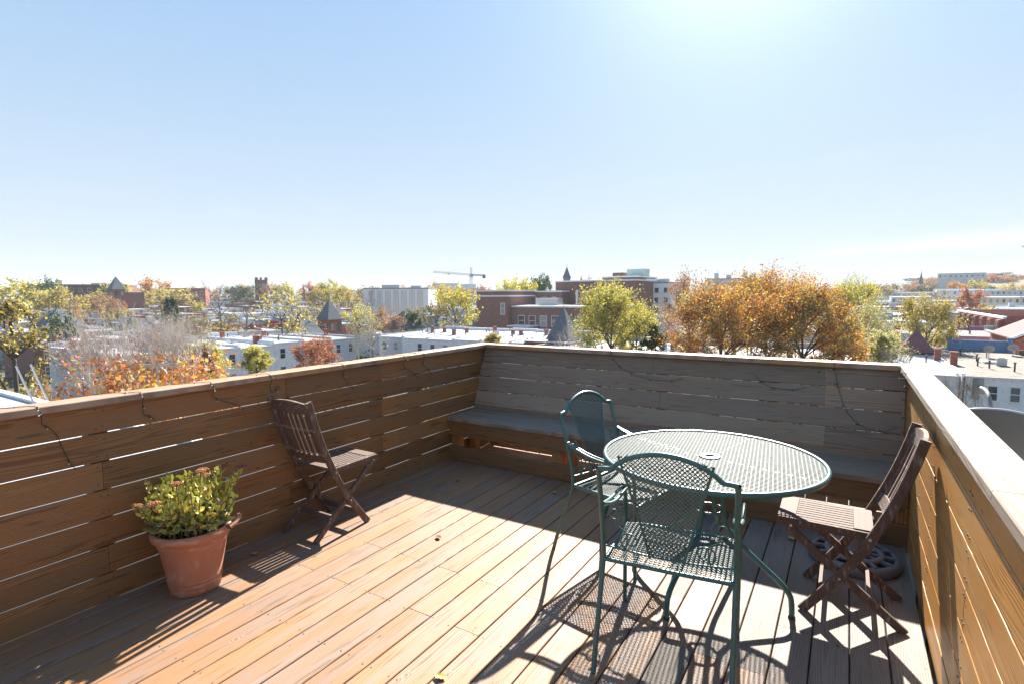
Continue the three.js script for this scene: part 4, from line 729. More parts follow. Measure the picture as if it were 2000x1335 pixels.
{
  const t = thing('tower_crane', 'white lattice tower crane with long jib over the pale office building', 'crane', [-316, GROUND, -436], 0);
  const lattice = (a, b, w, n, up) => { const A = V(...a), B = V(...b), d = B.clone().sub(A).normalize(), s = V(...up).cross(d).normalize().multiplyScalar(w / 2), u = d.clone().cross(s).normalize().multiplyScalar(w / 2), gs = [], c = (t, i, j) => A.clone().lerp(B, t).addScaledVector(s, i).addScaledVector(u, j).toArray(); for (const [i, j] of [[-1, -1], [1, -1], [1, 1], [-1, 1]]) gs.push(rod(c(0, i, j), c(1, i, j), 0.24, 4)); for (let k = 0; k < n; k++) { const q = k % 2; gs.push(rod(c(k / n, q ? -1 : 1, 1), c((k + 1) / n, q ? 1 : -1, 1), 0.14, 4), rod(c(k / n, -1, q ? -1 : 1), c((k + 1) / n, -1, q ? 1 : -1), 0.14, 4), rod(c(k / n, 1, q ? -1 : 1), c((k + 1) / n, 1, q ? 1 : -1), 0.14, 4)); } return gs; };
  const wm = mat(0.62, 0.63, 0.62, 0.6);
  mesh('mast', lattice([0, 0, 0], [0, 36, 0], 2.2, 22, [1, 0, 0]), wm, t); mesh('cab', box(2.2, 2.4, 2.2, 1.6, 35, 1.2), STEEL, t);
  mesh('jib', lattice([0, 36, 0], [-38, 39.6, 12.5], 1.5, 36, [0, 1, 0]), wm, t); mesh('counter_jib', lattice([0, 36, 0], [13.5, 35.2, -4.2], 1.5, 12, [0, 1, 0]), DARKTRIM, t); mesh('counterweight', box(2.6, 3.4, 1.8, 13, 34, -4), DARKTRIM, t);
  mesh('apex', lattice([0, 37, 0], [0.9, 43.4, 0], 1.3, 6, [0, 0, 1]), wm, t);
  mesh('tie_rope', merge([rod([0.9, 43.2, 0], [-24, 39, 8], 0.07, 4), rod([0.9, 43.2, 0], [12, 36, -3.8], 0.1, 4)]), STEEL, t); mesh('trolley', box(1.6, 1, 1.6, -22, 37, 7.2), DARKTRIM, t);
}
{
  const t = thing('tower_crane', 'faint thin tower crane far behind the wooded hill', 'crane', [200, GROUND, -900]);
  mesh('mast', box(2.2, 76, 2.2, 0, 38, 0), mat(0.5, 0.5, 0.5, 0.7), t); mesh('jib', box(46, 1.6, 1.6, 5, 71, 0), mat(0.5, 0.5, 0.5, 0.7), t);
}
// ---------------------------------------------------------------- next door: white flat roof with a ladder against it
{
  const t = thing('neighbour_house', 'neighbouring house with big white membrane roof right below the parapet', 'house', [-10.6, GROUND, 0.6]);
  mesh('wall', boxUV(18.6, 12.7, 12, 0, 6.35, 0, uvScale), WALLS['pale grey'], t); mesh('roof', boxUV(18.4, 0.1, 11.8, 0, 12.75, 0, 6), ROOFS.white, t);
  mesh('parapet', boxUV(0.35, 0.75, 12.1, -9.2, 13.0, 0, uvScale), WALLS.white, t); mesh('roof_edge', box(18.6, 0.16, 0.2, 0, 12.8, -5.95), TRIM, t);
  const l = thing('ladder', 'pale aluminium ladder standing up past the white roof edge', 'ladder', [-12.4, GROUND, -8.4]);
  const al = mat(0.5, 0.5, 0.5, 0.5), A = V(0, 0.05, 0), B = V(-2.6, 13.85, 3.3), d = B.clone().sub(A).normalize(), side = V(0.30, 0, 0.95).normalize(), q = new THREE.Quaternion().setFromUnitVectors(V(0, 1, 0), d);
  for (const s of [-0.17, 0.17]) { const g = box(0.07, A.distanceTo(B), 0.03); g.applyQuaternion(q); g.translate((A.x + B.x) / 2 + side.x * s, (A.y + B.y) / 2, (A.z + B.z) / 2 + side.z * s); mesh('rail', g, al, l); }
  for (let k = 1; k < 44; k++) { const p = A.clone().lerp(B, k / 48); mesh('rung', rod(p.clone().addScaledVector(side, -0.17).toArray(), p.clone().addScaledVector(side, 0.17).toArray(), 0.014, 6), al, l); }
}
// [kind, x, z, height, crown width, zone, ground]
const TREES = [
  ['bareyellow',-33.7,-10.1,15.2,3.5,0,-14], ['yellow',-46.3,-26.2,11.8,4.8,1,-14], ['yellow',-54.2,-36.5,10,3.6,2,-14], ['red',-59.1,-48.5,10.4,6.7,3,-14], ['barepale',-50.8,-50.3,14.3,6.1,4,-14], 
  ['bareyellow',-98.7,-70.9,16.3,13,5,-14], ['bare',-130.4,-76.3,20,16.7,6,-14], ['bare',-115.7,-73.7,17.7,10.7,6,-14], ['olive',-102.3,-55.2,12.6,10.7,7,-14], ['fir',-156.2,-77,16,9.4,8,-14], ['green',-123.8,-41.8,12.7,5.8,9,-14], 
  ['barerust',-65.9,-24.2,12.5,7,10,-14], ['barerust',-78.1,-36.7,11.7,7.7,10,-14], ['barerust',-196.7,-68.6,14.7,7.1,11,-14], ['bare',-137.1,-130.9,18.3,14,12,-14], ['yellow',-106.2,-99.8,12.7,10.1,13,-14], 
  ['rust',-106.3,-106.4,12.6,7,13,-14], ['green',-90.1,-101.4,12,6.7,14,-14], ['rust',-90.8,-95.9,11.4,7.5,13,-14], ['yellow',-87.5,-116.4,18,13.2,15,-14], ['olive',-87.6,-108,14,10.6,16,-14], 
  ['olive',-102.5,-118.8,12.3,7.4,16,-14], ['yellow',-19,-56.7,16.9,9.6,17,-14], ['rust',-16.8,-81.5,18.1,9.5,18,-14], ['orange',-6.3,-51.1,16.2,11,19,-14], ['orange',-0.1,-53.3,16.4,9.1,19,-14], ['orange',-4,-61,17.5,12.4,19,-14], 
  ['yellow',-18.1,-62.3,13.8,5.2,20,-14], ['green',-15.7,-60.4,12,3.2,21,-14], ['yellow',4,-104.6,17.8,10,22,-14], ['pale',5.7,-85.5,14.3,7.4,23,-14], ['orange',2.5,-60,12.7,4.9,24,-14], ['gold',12.7,-93.2,15.2,8.8,25,-14], 
  ['pale',7.1,-71.3,11.8,5,26,-14], ['red',38.7,-240.3,17.2,11.2,27,-14], ['bare',6.6,-22.2,12.9,1.5,28,-14], ['bare',5.4,-29.7,13,2.5,29,-14], ['barepale',-31.4,-72.5,10.9,6.8,30,-14], ['gold',-36.6,-59.2,10.3,3.4,31,-14], 
  ['bare',3.5,-126.1,19.9,6.1,32,-14], ['bare',6.7,-153.2,21,6.1,32,-14], ['rust',-40.2,-23.4,11.2,2.4,10,-14], ['olive',-144.5,-59.2,13.4,7.3,33,-14], ['gold',-102.4,-75.3,9.9,7.9,34,-14], 
  ['bareyellow',-124,-97.1,14.1,11.3,34,-14], ['bare',25.1,-198.2,19.1,5.9,35,-14], ['pale',5.8,-57,11.7,2.2,26,-14], ['olive',0.7,-115.9,17.2,6.6,22,-14], ['yellow',-260.2,-72.5,22.3,25.7,36,-14], 
  ['gold',-221.8,-72.8,19.4,18,36,-14], ['green',-311.4,-99.8,24.5,10.5,37,-14], ['orange',-369.2,-170.2,27,25.2,38,-14], ['gold',-309.3,-148.4,20.6,33.1,38,-14], ['yellow',-319.7,-130.1,23.5,16,38,-14], 
  ['green',-312.6,-122.7,21.2,9.2,37,-14], ['gold',-282.9,-105.7,18.3,13.7,38,-14], ['rust',-232.8,-89.6,16.9,13.3,38,-14], ['gold',-340.9,-176,22.2,15.7,38,-14], ['gold',-396.5,-247.8,25.3,24,39,-14], 
  ['rust',-378.8,-258.8,26.3,20,39,-14], ['yellow',-350.9,-252.5,25.8,22.8,39,-14], ['red',-319.4,-248.5,25.1,16.3,39,-14], ['yellow',-266.3,-222.4,25.4,19.5,39,-14], ['gold',-264.1,-212,21.5,15.2,39,-14], 
  ['gold',-245,-212,21.2,14.7,39,-14], ['gold',-209,-258,23.7,15.7,40,-14], ['rust',-199.9,-240.1,20.9,14.7,40,-14], ['yellow',-103.6,-169.9,22,11.4,41,-14], ['yellow',-100.5,-177.8,21.8,9.7,41,-14], 
  ['green',-101.2,-189.2,23.7,8.2,41,-14], ['barerust',-121.9,-276.8,26.4,8.6,41,-14], ['bare',-107.4,-285.8,27.5,10.3,41,-14], ['olive',-417.7,-152.7,24.9,21.3,42,-14], ['olive',-590.4,-232.7,23.5,22.5,42,-14], 
  ['rust',-257,-280.8,22.7,15.2,42,-14], ['olive',-378.1,-220.1,23.9,14.8,42,-14], ['olive',29,-459.2,22.8,18.9,43,-14], ['olive',-430.4,-142.3,22.9,18.4,42,-14], ['bare',9.3,-447.1,23,21.1,43,-14], 
  ['rust',46.6,-504.3,22.6,16.5,43,-14], ['yellow',114.6,-693.8,27.4,24.5,43,-14], ['gold',-526,-260.6,22.1,23.6,42,-14], ['bare',88.5,-628,26.9,30.9,43,-14], ['gold',-471.2,-185,26.3,20.7,42,-14], 
  ['orange',103.4,-478.8,19.2,22.6,43,-14], ['gold',101.3,-635.1,26.3,26,43,-14], ['bare',-4.1,-465.2,20.5,20.5,43,-14], ['orange',-437.2,-236.7,22.9,26.7,42,-14], ['orange',-469.2,-239.1,22.5,28.3,42,-14], 
  ['gold',96.9,-480.2,21.3,18.6,43,-14], ['rust',-519.7,-156.3,23.2,25,42,-14], ['green',-335.2,-271.6,23.3,16.4,42,-14], ['olive',-322.1,-295,22.1,24,42,-14], ['orange',78,-565,23.9,19.4,43,-14], 
  ['orange',-219,-283.3,19.8,22.5,42,-14], ['green',19.2,-565.4,22.3,30.1,43,-14], ['yellow',-475.3,-225.3,22,17.3,42,-14], ['rust',-339.7,-404.5,21.7,34.2,42,-14], ['orange',-449,-172.3,23.3,15.6,42,-14], 
  ['green',142.5,-748.5,25.7,22.4,43,-14], ['yellow',-503.3,-189.8,22.5,20.8,42,-14], ['gold',-304.5,-268.9,19.8,22.7,42,-14], ['rust',-556.7,-255.5,24.8,27,42,-14], ['gold',-608.4,-277.6,25.5,30.9,42,-14], 
  ['green',50.2,-502.4,20.8,22.2,43,-14], ['orange',-680.8,-232.6,28.1,22.5,42,-14], ['rust',-263.4,-277.9,20.3,15.1,42,-14], ['gold',-254.8,-318.4,23.1,22.4,42,-14], ['yellow',-385.1,-368,21.2,22.3,42,-14], 
  ['rust',-382.2,-357,21,21.7,42,-14], ['orange',19.4,-482.5,20.7,25.2,43,-14], ['green',-363.7,-224.4,23.5,24.4,42,-14], ['olive',-439.1,-234.1,23.2,18.6,42,-14], ['gold',-335.1,-289.5,23.5,18,42,-14], 
  ['rust',-270,-384.3,24.1,27.9,42,-14], ['bare',64.5,-639.7,27.1,20.4,43,-14], ['olive',49.7,-604,24.1,18.8,43,-14], ['olive',-260.3,-248.4,22.5,19.3,42,-14], ['bareyellow',-450.1,-151,12.8,8.2,44,-14], 
  ['gold',41.8,-300.5,9.2,7.9,45,-14], ['gold',-318.1,-106.4,11,9.4,44,-14], ['gold',-227.6,-94.3,11.7,9.8,44,-14], ['yellow',-233.8,-76.9,11,9.6,44,-14], ['rust',46,-388.4,13.1,7.3,45,-14], ['gold',-289.8,-154.3,13,9.7,44,-14], 
  ['gold',42.4,-243,11.2,9.1,45,-14], ['bareyellow',-369.2,-183.7,12.9,8.6,44,-14], ['bare',-352.3,-204.9,9,8,44,-14], ['barerust',-301.4,-163.4,9.8,8.8,44,-14], ['olive',82.3,-449.3,8.4,8.5,45,-14], 
  ['olive',-129.1,-78,11.8,7.4,44,-14], ['rust',-306.5,-213,11.5,6.1,44,-14], ['olive',47.7,-271.4,11.8,8.8,45,-14], ['rust',-443.3,-149.3,9.5,9.8,44,-14], ['bare',-153,-134.2,10.8,7.6,44,-14], ['barerust',63,-414,8.5,8.5,45,-14], 
  ['bareyellow',-323.3,-212,10.7,8.6,44,-14], ['bareyellow',-253.7,-68.1,12.6,9.2,44,-14], ['barerust',-406.5,-165,8.4,9.6,44,-14], ['bare',44.9,-242.8,8.2,8.5,45,-14], ['bare',-156.1,-107.9,9.2,9.8,44,-14], 
  ['yellow',-231.6,-215.1,11.7,6.4,44,-14], ['rust',40.5,-324,9.8,9,45,-14], ['bare',-184.4,-144.2,9.6,8.3,44,-14], ['olive',-254.2,-152.2,8.6,6.8,44,-14], ['bare',-180.5,-77,9.6,9.8,44,-14], ['rust',37.3,-410.8,8.9,8.5,45,-14], 
  ['rust',-184,-49.4,12.3,6.8,44,-14], ['red',-284.3,-117.8,13.4,6.2,44,-14], ['rust',-261.5,-202.4,8.1,6.9,44,-14], ['bare',15.6,-247.6,10.4,8.2,45,-14], ['bare',79.6,-395.7,11.1,7,45,-14], ['yellow',-276.4,-148.5,12.7,7.9,44,-14], 
  ['bare',-209.9,-66.1,11.9,8.2,44,-14], ['red',-366.5,-154.5,11.3,6.7,44,-14], ['gold',-211.5,-84.2,10.6,8.1,44,-14], ['bare',-184.2,-53.7,9.9,6.3,44,-14], ['olive',-216.6,-102.6,12.7,9.3,44,-14], 
  ['bare',-233.5,-90.2,10.7,6,44,-14], ['bare',-165,-49.8,9.3,6.2,44,-14], ['bareyellow',-132.9,-76,8.1,7.5,44,-14], ['bare',-169.8,-99.5,7.7,8.9,44,-14], ['gold',-161.6,-141.1,9.3,7,44,-14], ['rust',-183,-77.7,7.9,7.9,44,-14], 
  ['barerust',-91.3,-57.7,7.7,7.6,44,-14], ['bareyellow',-136.2,-69.4,8.8,7.6,44,-14], ['bareyellow',-121.8,-70.8,9.7,8.9,44,-14], ['gold',-117.5,-117.5,7.6,7.7,44,-14], ['rust',-239.5,-91.6,9.9,7.8,44,-14], 
  ['bareyellow',-181.4,-125.9,8.1,6.9,44,-14], ['bare',-146.8,-64.4,8.2,7.9,44,-14], ['bare',-218.6,-91.7,8.1,8.6,44,-14], ['bareyellow',-111.6,-87.9,10.4,7.3,44,-14], ['bare',-96.8,-94.7,9.3,8.6,44,-14], 
  ['bareyellow',-217.4,-65.3,9.4,8.8,44,-14], ['rust',-181.3,-86.4,8.9,7.3,44,-14], ['bare',-112.6,-82.3,7.8,6.3,44,-14], ['bare',-120.8,-39.3,11,8.1,44,-14], ['gold',-152.3,-48.6,8.8,7,44,-14], ['bare',-86.4,-60.1,8.8,7.7,44,-14], 
  ['rust',-203.8,-111.1,9,6.3,44,-14], ['bare',-175.1,-64.3,9.3,6.3,44,-14], ['barerust',-135.3,-46.5,9,8.3,44,-14], ['bare',-104.2,-91.1,9.8,8.7,44,-14], ['green',170.7,-954.8,19.1,40.8,46,8], ['gold',187,-944.4,16.3,38.3,46,6], 
  ['bare',133.2,-889.8,15.1,26.5,46,4.1], ['red',121.3,-858.4,17.2,32.5,46,1.8], ['green',152.1,-809.3,23.5,27.5,46,-4.5], ['rust',125.9,-895.8,16.7,37.2,46,5.1], ['bare',97.1,-805,17.5,25.4,46,-1.7], 
  ['rust',74.8,-742.7,21.7,30.9,46,-6.2], ['rust',192.1,-1008.8,8.3,32.7,46,11.7], ['rust',124.5,-916.1,12.7,36.7,46,7], ['rust',135,-804.1,24.7,33.4,46,-4], ['bare',133.4,-943,14.1,28.4,46,9], ['gold',20,-727.4,16.3,32.3,46,-4.5], 
  ['rust',181,-908.3,19.6,33.8,46,3], ['red',24.5,-701.5,16.7,23.8,46,-7.2], ['rust',147.6,-766.7,25.7,23,46,-8.2], ['rust',180.9,-893.9,21.1,30.9,46,1.7], ['rust',76.1,-770,20.5,31.2,46,-3.8], 
  ['orange',182.2,-853.3,20.8,30.8,46,-2.2], ['rust',61,-711.5,19.7,31.1,46,-8.3], ['rust',84.9,-761.7,23.4,31,46,-5], ['orange',100.6,-945.2,7,40.3,46,11.1], ['green',171.3,-961.3,16,34,46,8.5], ['rust',96,-884.7,15.7,27.8,46,5.8], 
  ['rust',117.5,-937.4,11.8,32.1,46,9.4], ['bare',117,-791.1,23.1,29.3,46,-4.2], ['bare',74.9,-869.6,12.7,36.7,46,5.6], ['red',135.3,-772.3,28.1,32.5,46,-7], ['rust',212,-955.4,16.7,34.7,46,5.6], 
  ['orange',123,-781.2,23.3,31.7,46,-5.4], ['rust',26.8,-796.1,9.4,27.7,46,1.5], ['bare',189.5,-959.6,17.2,34.5,46,7.3], ['green',79.5,-924.8,11.5,32.4,46,10.4], ['gold',183.8,-948.3,14.7,39.6,46,6.6], 
];

// ---------------------------------------------------------------- trees
const BARK = { dark: mat(0.085, 0.07, 0.06, 0.95), grey: mat(0.19, 0.165, 0.15, 0.95), pale: mat(0.40, 0.36, 0.33, 0.95), red: mat(0.32, 0.23, 0.20, 0.95) };
const LEAF = new THREE.MeshPhysicalMaterial({ color: new THREE.Color(1, 1, 1), vertexColors: true, roughness: 0.9, transmission: 0.5, thickness: 0, side: THREE.DoubleSide });
const FIRM = new THREE.MeshPhysicalMaterial({ color: new THREE.Color(1, 1, 1), vertexColors: true, roughness: 0.9, transmission: 0.12, thickness: 0, side: THREE.DoubleSide });
const HUES = {
  orange: [[0.50, 0.19, 0.025], [0.56, 0.29, 0.035], [0.40, 0.13, 0.03], [0.58, 0.36, 0.05], [0.28, 0.17, 0.05], [0.33, 0.11, 0.035]],
  ember: [[0.62, 0.23, 0.025], [0.64, 0.33, 0.045], [0.52, 0.15, 0.03], [0.62, 0.42, 0.07], [0.40, 0.14, 0.05]],
  yellow: [[0.58, 0.47, 0.06], [0.46, 0.42, 0.07], [0.33, 0.33, 0.06], [0.62, 0.52, 0.11], [0.24, 0.25, 0.06]],
  gold: [[0.50, 0.36, 0.05], [0.42, 0.33, 0.06], [0.30, 0.24, 0.05], [0.22, 0.20, 0.06], [0.55, 0.44, 0.10]],
  rust: [[0.36, 0.18, 0.09], [0.28, 0.13, 0.07], [0.40, 0.24, 0.11], [0.22, 0.15, 0.08]],
  red: [[0.42, 0.09, 0.05], [0.50, 0.17, 0.06], [0.30, 0.07, 0.05], [0.26, 0.22, 0.06]],
  olive: [[0.24, 0.20, 0.07], [0.18, 0.17, 0.06], [0.32, 0.25, 0.08], [0.16, 0.11, 0.06]],
  green: [[0.05, 0.10, 0.035], [0.08, 0.13, 0.04], [0.11, 0.16, 0.05], [0.04, 0.075, 0.03]],
  pale: [[0.48, 0.44, 0.16], [0.38, 0.38, 0.13], [0.54, 0.48, 0.22], [0.30, 0.30, 0.10]],
};
// tapered limb through a few points, written straight into arrays
function limb(out, pts, r0, r1, sides) {
  const n = pts.length; let prev = null;
  for (let i = 0; i < n; i++) {
    const d = pts[Math.min(n - 1, i + 1)].clone().sub(pts[Math.max(0, i - 1)]).normalize(), a = Math.abs(d.y) > 0.95 ? V(1, 0, 0) : V(0, 1, 0), u = a.cross(d).normalize(), w = d.clone().cross(u), r = lerp(r0, r1, i / (n - 1)), ring = [];
    for (let k = 0; k < sides; k++) { const t = k / sides * Math.PI * 2, nx = u.clone().multiplyScalar(Math.cos(t)).addScaledVector(w, Math.sin(t)); ring.push([pts[i].clone().addScaledVector(nx, r), nx]); }
    if (prev) for (let k = 0; k < sides; k++) { const A = prev[k], B = prev[(k + 1) % sides], C = ring[k], D = ring[(k + 1) % sides]; for (const q of [A, B, C, B, D, C]) { out.p.push(q[0].x, q[0].y, q[0].z); out.n.push(q[1].x, q[1].y, q[1].z); } }
    prev = ring;
  }
}
function bent(a, b, bow, r, n = 3) { const pts = []; const o = V(r() - 0.5, r() * 0.5, r() - 0.5).multiplyScalar(bow); for (let i = 0; i <= n; i++) { const t = i / n; pts.push(a.clone().lerp(b, t).addScaledVector(o, Math.sin(Math.PI * t))); } return pts; }
function toGeo(o, colour) { const g = new THREE.BufferGeometry(); g.setAttribute('position', new THREE.Float32BufferAttribute(o.p, 3)); g.setAttribute('normal', new THREE.Float32BufferAttribute(o.n, 3)); if (colour) g.setAttribute('color', new THREE.Float32BufferAttribute(o.c, 3)); return g; }
// one tree, real metres: H tall, W wide; leafy: leaves per twig; hue palette
function growTree(o) {
  const r = rng(o.seed), wood_ = { p: [], n: [] }, lf = { p: [], n: [], c: [] }, H = o.H, W = o.W, base = o.base ?? 0.34, cy = H * (base + (1 - base) * 0.5), ry = H * (1 - base) * 0.475, rx = W / 2;
  const tr = o.trunk ?? H * 0.017, hues = HUES[o.hue];
  const lean = V((r() - 0.5) * W * 0.1, 0, (r() - 0.5) * W * 0.1), top = V(lean.x, H * (base + 0.32), lean.z);
  const stems = o.stems ?? 1, trunks = [];
  for (let s = 0; s < stems; s++) { const q = s / stems * 6.28 + r(), f = stems > 1 ? W * 0.16 : 0, e = top.clone().add(V(Math.cos(q) * f * 1.6, (r() - 0.5) * H * 0.1, Math.sin(q) * f * 1.6)); const pts = bent(V(Math.cos(q) * f * 0.25, 0, Math.sin(q) * f * 0.25), e, W * 0.05, r, 5); limb(wood_, pts, tr / Math.sqrt(stems), tr * 0.5 / Math.sqrt(stems), o.lo ? 5 : 8); trunks.push(pts); }
  const quad = (c, size) => {
    const a = V(r() - 0.5, r() - 0.5, r() - 0.5).normalize(), b = V(r() - 0.5, r() - 0.5, r() - 0.5).cross(a).normalize(), n = a.clone().cross(b), s = size * (0.65 + 0.7 * r()), w = s * 0.36;
    const P = [c, c.clone().addScaledVector(a, s * 0.5).addScaledVector(b, w), c.clone().addScaledVector(a, s).addScaledVector(n, s * 0.12), c.clone().addScaledVector(a, s * 0.5).addScaledVector(b, -w)];
    const v0 = 1.0, hu = o.mix ? o.mix(c, r) ?? hues[Math.floor(r() * hues.length)] : hues[Math.floor(r() * hues.length)], v = v0 * (0.85 + 0.3 * r());
    for (const i of [0, 2, 1, 0, 3, 2]) { lf.p.push(P[i].x, P[i].y, P[i].z); lf.n.push(n.x, n.y, n.z); lf.c.push(hu[0] * v, hu[1] * v, hu[2] * v); }
  };
  const K = o.limbs ?? 9, M = o.twigs ?? 7, Q = o.sub ?? 4;
  for (let k = 0; k < K; k++) {
    const az = k * 2.39996 + r() * 0.8, zz = lerp(-0.5, 0.98, Math.pow((k + 0.5) / K, 0.8)), rr = Math.sqrt(Math.max(0.02, 1 - zz * zz)), f = 0.55 + 0.28 * r();
    const end = V(lean.x + Math.cos(az) * rx * rr * f, cy + ry * zz * f, lean.z + Math.sin(az) * rx * rr * f), tk = trunks[k % trunks.length], st = tk[Math.min(5, 2 + Math.floor(3.6 * clamp((zz + 0.7) / 1.7) + r()))];
    const lp = bent(st, end, W * 0.10, r, 4); limb(wood_, lp, tr * 0.42, tr * 0.12, o.lo ? 4 : 6);
    for (let m = 0; m < M; m++) {
      const t = lerp(0.28, 1, (m + r()) / M), s = lp[Math.min(4, Math.floor(t * 4))].clone().lerp(lp[Math.min(4, Math.floor(t * 4) + 1)], t * 4 % 1);
      const out = s.clone().sub(V(lean.x, cy - ry * 0.4, lean.z)).normalize(), dir = out.multiplyScalar(0.8).add(V(r() - 0.5, (r() - 0.32 + (o.up ?? 0)) * 1.0, r() - 0.5).multiplyScalar(1.5)).normalize();
      const len = W * (0.11 + 0.13 * r()), e = s.clone().addScaledVector(dir, len); const q = e.clone().sub(V(lean.x, cy, lean.z)), ex = Math.sqrt((q.x / rx) ** 2 + (q.y / ry) ** 2 + (q.z / rx) ** 2); if (ex > 0.97) e.sub(q.multiplyScalar(1 - 0.97 / ex));
      limb(wood_, bent(s, e, len * 0.2, r, 2), tr * 0.13, tr * 0.045, 3);
      for (let u = 0; u < Q; u++) {
        const s2 = s.clone().lerp(e, 0.35 + 0.65 * r()), d2 = dir.clone().add(V(r() - 0.5, r() - 0.4 + (o.up ?? 0), r() - 0.5).multiplyScalar(1.5)).normalize(), e2 = s2.clone().addScaledVector(d2, len * (0.35 + 0.45 * r()));
        limb(wood_, [s2, e2], tr * 0.055, tr * 0.022, 3);
        if (o.fine) for (let z = 0; z < o.fine; z++) { const s3 = s2.clone().lerp(e2, 0.2 + 0.8 * r()), e3 = s3.clone().addScaledVector(d2.clone().add(V(r() - 0.5, r() - 0.35, r() - 0.5).multiplyScalar(1.4)).normalize(), len * (0.2 + 0.3 * r())); limb(wood_, [s3, e3], tr * 0.028, tr * 0.014, 3); }
        const nl = o.leaves ?? 0; for (let z = 0; z < nl; z++) { const p = s2.clone().lerp(e2, r() * 1.15).add(V(r() - 0.5, r() - 0.5, r() - 0.5).multiplyScalar(len * (o.spread ?? 0.5))); if (!o.keep || o.keep(p, r)) quad(p, o.leaf); }
      }
    }
  }
  return { wood: toGeo(wood_), leaves: lf.p.length ? toGeo(lf, true) : null };
}
function growFir(seed, H, W) {
  const r = rng(seed), w = { p: [], n: [] }, lf = { p: [], n: [], c: [] }; limb(w, [V(0, 0, 0), V(0, H * 0.5, 0), V(0, H, 0)], H * 0.018, H * 0.003, 6);
  for (let k = 0; k < 210; k++) {
    const t = Math.pow(k / 210, 0.85), y = H * lerp(0.06, 0.97, t), R = W / 2 * (1 - t) * (0.7 + 0.5 * r()) + W * 0.04, az = k * 2.39996, e = V(Math.cos(az) * R, y - R * 0.18, Math.sin(az) * R), s = V(0, y, 0); limb(w, [s, e], H * 0.003, H * 0.001, 3);
    for (let i = 0; i < 16; i++) { const c = s.clone().lerp(e, 0.25 + 0.8 * r()).add(V(r() - 0.5, r() - 0.6, r() - 0.5).multiplyScalar(W * 0.09)), a = V(Math.cos(az) + (r() - 0.5), -0.3 + (r() - 0.5) * 0.8, Math.sin(az) + (r() - 0.5)).normalize(), b = V(r() - 0.5, r() - 0.5, r() - 0.5).cross(a).normalize(), n = a.clone().cross(b), L = W * 0.085, q = L * 0.22, P = [c, c.clone().addScaledVector(a, L * 0.5).addScaledVector(b, q), c.clone().addScaledVector(a, L), c.clone().addScaledVector(a, L * 0.5).addScaledVector(b, -q)], hu = HUES.green[Math.floor(r() * 4)]; for (const j of [0, 2, 1, 0, 3, 2]) { lf.p.push(P[j].x, P[j].y, P[j].z); lf.n.push(n.x, n.y, n.z); lf.c.push(hu[0] * 0.8, hu[1] * 0.9, hu[2] * 0.9); } }
  }
  return { wood: toGeo(w), leaves: toGeo(lf, true) };
}
const KIND = {   // adjective, hue, leaves per twig, leaf share, bark, growth options
  olive: ['olive brown half bare tree', 'olive', 3, 'dark', { fine: 1 }], yellow: ['yellow green leafy tree', 'yellow', 7, 'dark', {}], gold: ['golden yellow tree', 'gold', 7, 'dark', {}], orange: ['orange autumn tree', 'orange', 8, 'dark', {}],
  rust: ['rust brown tree', 'rust', 5, 'grey', { fine: 1 }], red: ['red leaved tree', 'red', 8, 'dark', {}], bare: ['bare grey branched tree', 'rust', 0, 'grey', { fine: 2 }], bareyellow: ['dark branched tree with sparse yellow leaves', 'gold', 1, 'dark', { fine: 2 }],
  barerust: ['bare reddish twigged tree', 'rust', 1, 'red', { fine: 3, up: 0.35 }], barepale: ['pale bare many stemmed tree', 'pale', 0.4, 'pale', { fine: 2, stems: 4, up: 0.5 }], fir: ['dark green conifer', 'green', 0, 'dark', {}], green: ['dark green round tree', 'green', 10, 'dark', {}], pale: ['thin pale yellow tree', 'pale', 3, 'grey', { fine: 1 }],
};
const ZONES = ['standing over the white neighbouring roof', 'in front of the nearest rear row', 'by the windowed rear walls', 'between the porch and the white roofs', 'beside the rear porch below the parapet', 'behind the white roofed rear row', 'rising in front of the far row houses', 'behind the orange tree twigs', 'standing above the red row houses', 'behind the orange tree', 'in the yards around the orange tree', 'by the grey pyramid roof', 'against the white metal building', 'under the white metal building', 'on the street left of the school', 'left of the brown brick school', 'in the car park left of the school',
  'in front of the brown brick school', 'left behind the big orange trees', 'just beyond the leaning grey parapet', 'between the school and the orange trees', 'at the foot of the orange trees', 'to the right behind the orange trees', 'beside the orange trees over the roofs', 'low in front of the pale roofs', 'behind the red slate turret', 'over the white roof near the turret', 'standing before the far white row', 'in the yard of the white and blue house', 'before the bright white roof', 'beside the pyramid turret house', 'by the white houses under the corner', 'poking above the orange trees', 'near the pyramid roofed houses', 'behind the slate turret houses', 'above the olive gold tree',
  'in the big clump far behind the roofs', 'next to the skyline apartment block', 'near the pointed tower house', 'on the skyline by the square church tower', 'near the crane and pale offices', 'behind the school roofs', 'on the far skyline above the row houses', 'on the far skyline beyond the turret', 'among the distant row houses', 'between the distant rows past the terrace', 'on the wooded hill'];
// a few grown models of each kind, shared by the copies; scaled to each tree's size
const models = {};
function model(kind, v, near) {
  const key = `${kind}_${v}_${near}`; if (models[key]) return models[key];
  const [, hue, nl, , opt] = KIND[kind], seed = 1000 + key.length * 37 + v * 131 + hue.charCodeAt(0) * 7 + (near ? 5 : 0);
  if (kind === 'fir') return models[key] = growFir(seed, 12, 6.2);
  const L = near ? { limbs: 14, twigs: 9, sub: 5, leaf: 0.19, leaves: Math.ceil(nl * 2.4) } : { limbs: 9, twigs: 6, sub: 3, leaf: 0.38, leaves: Math.ceil(nl * 2.3), lo: true };
  const o = { seed, H: 12, W: 9.5, hue, base: 0.30, ...opt, ...L }; if (!near && o.fine) o.fine = Math.min(o.fine, 2);
  if (nl > 0 && nl < 1) { let q = 0; o.leaves = 1; o.keep = (p, r) => r() < 0.4 && p.y < 8; }
  return models[key] = growTree(o);
}
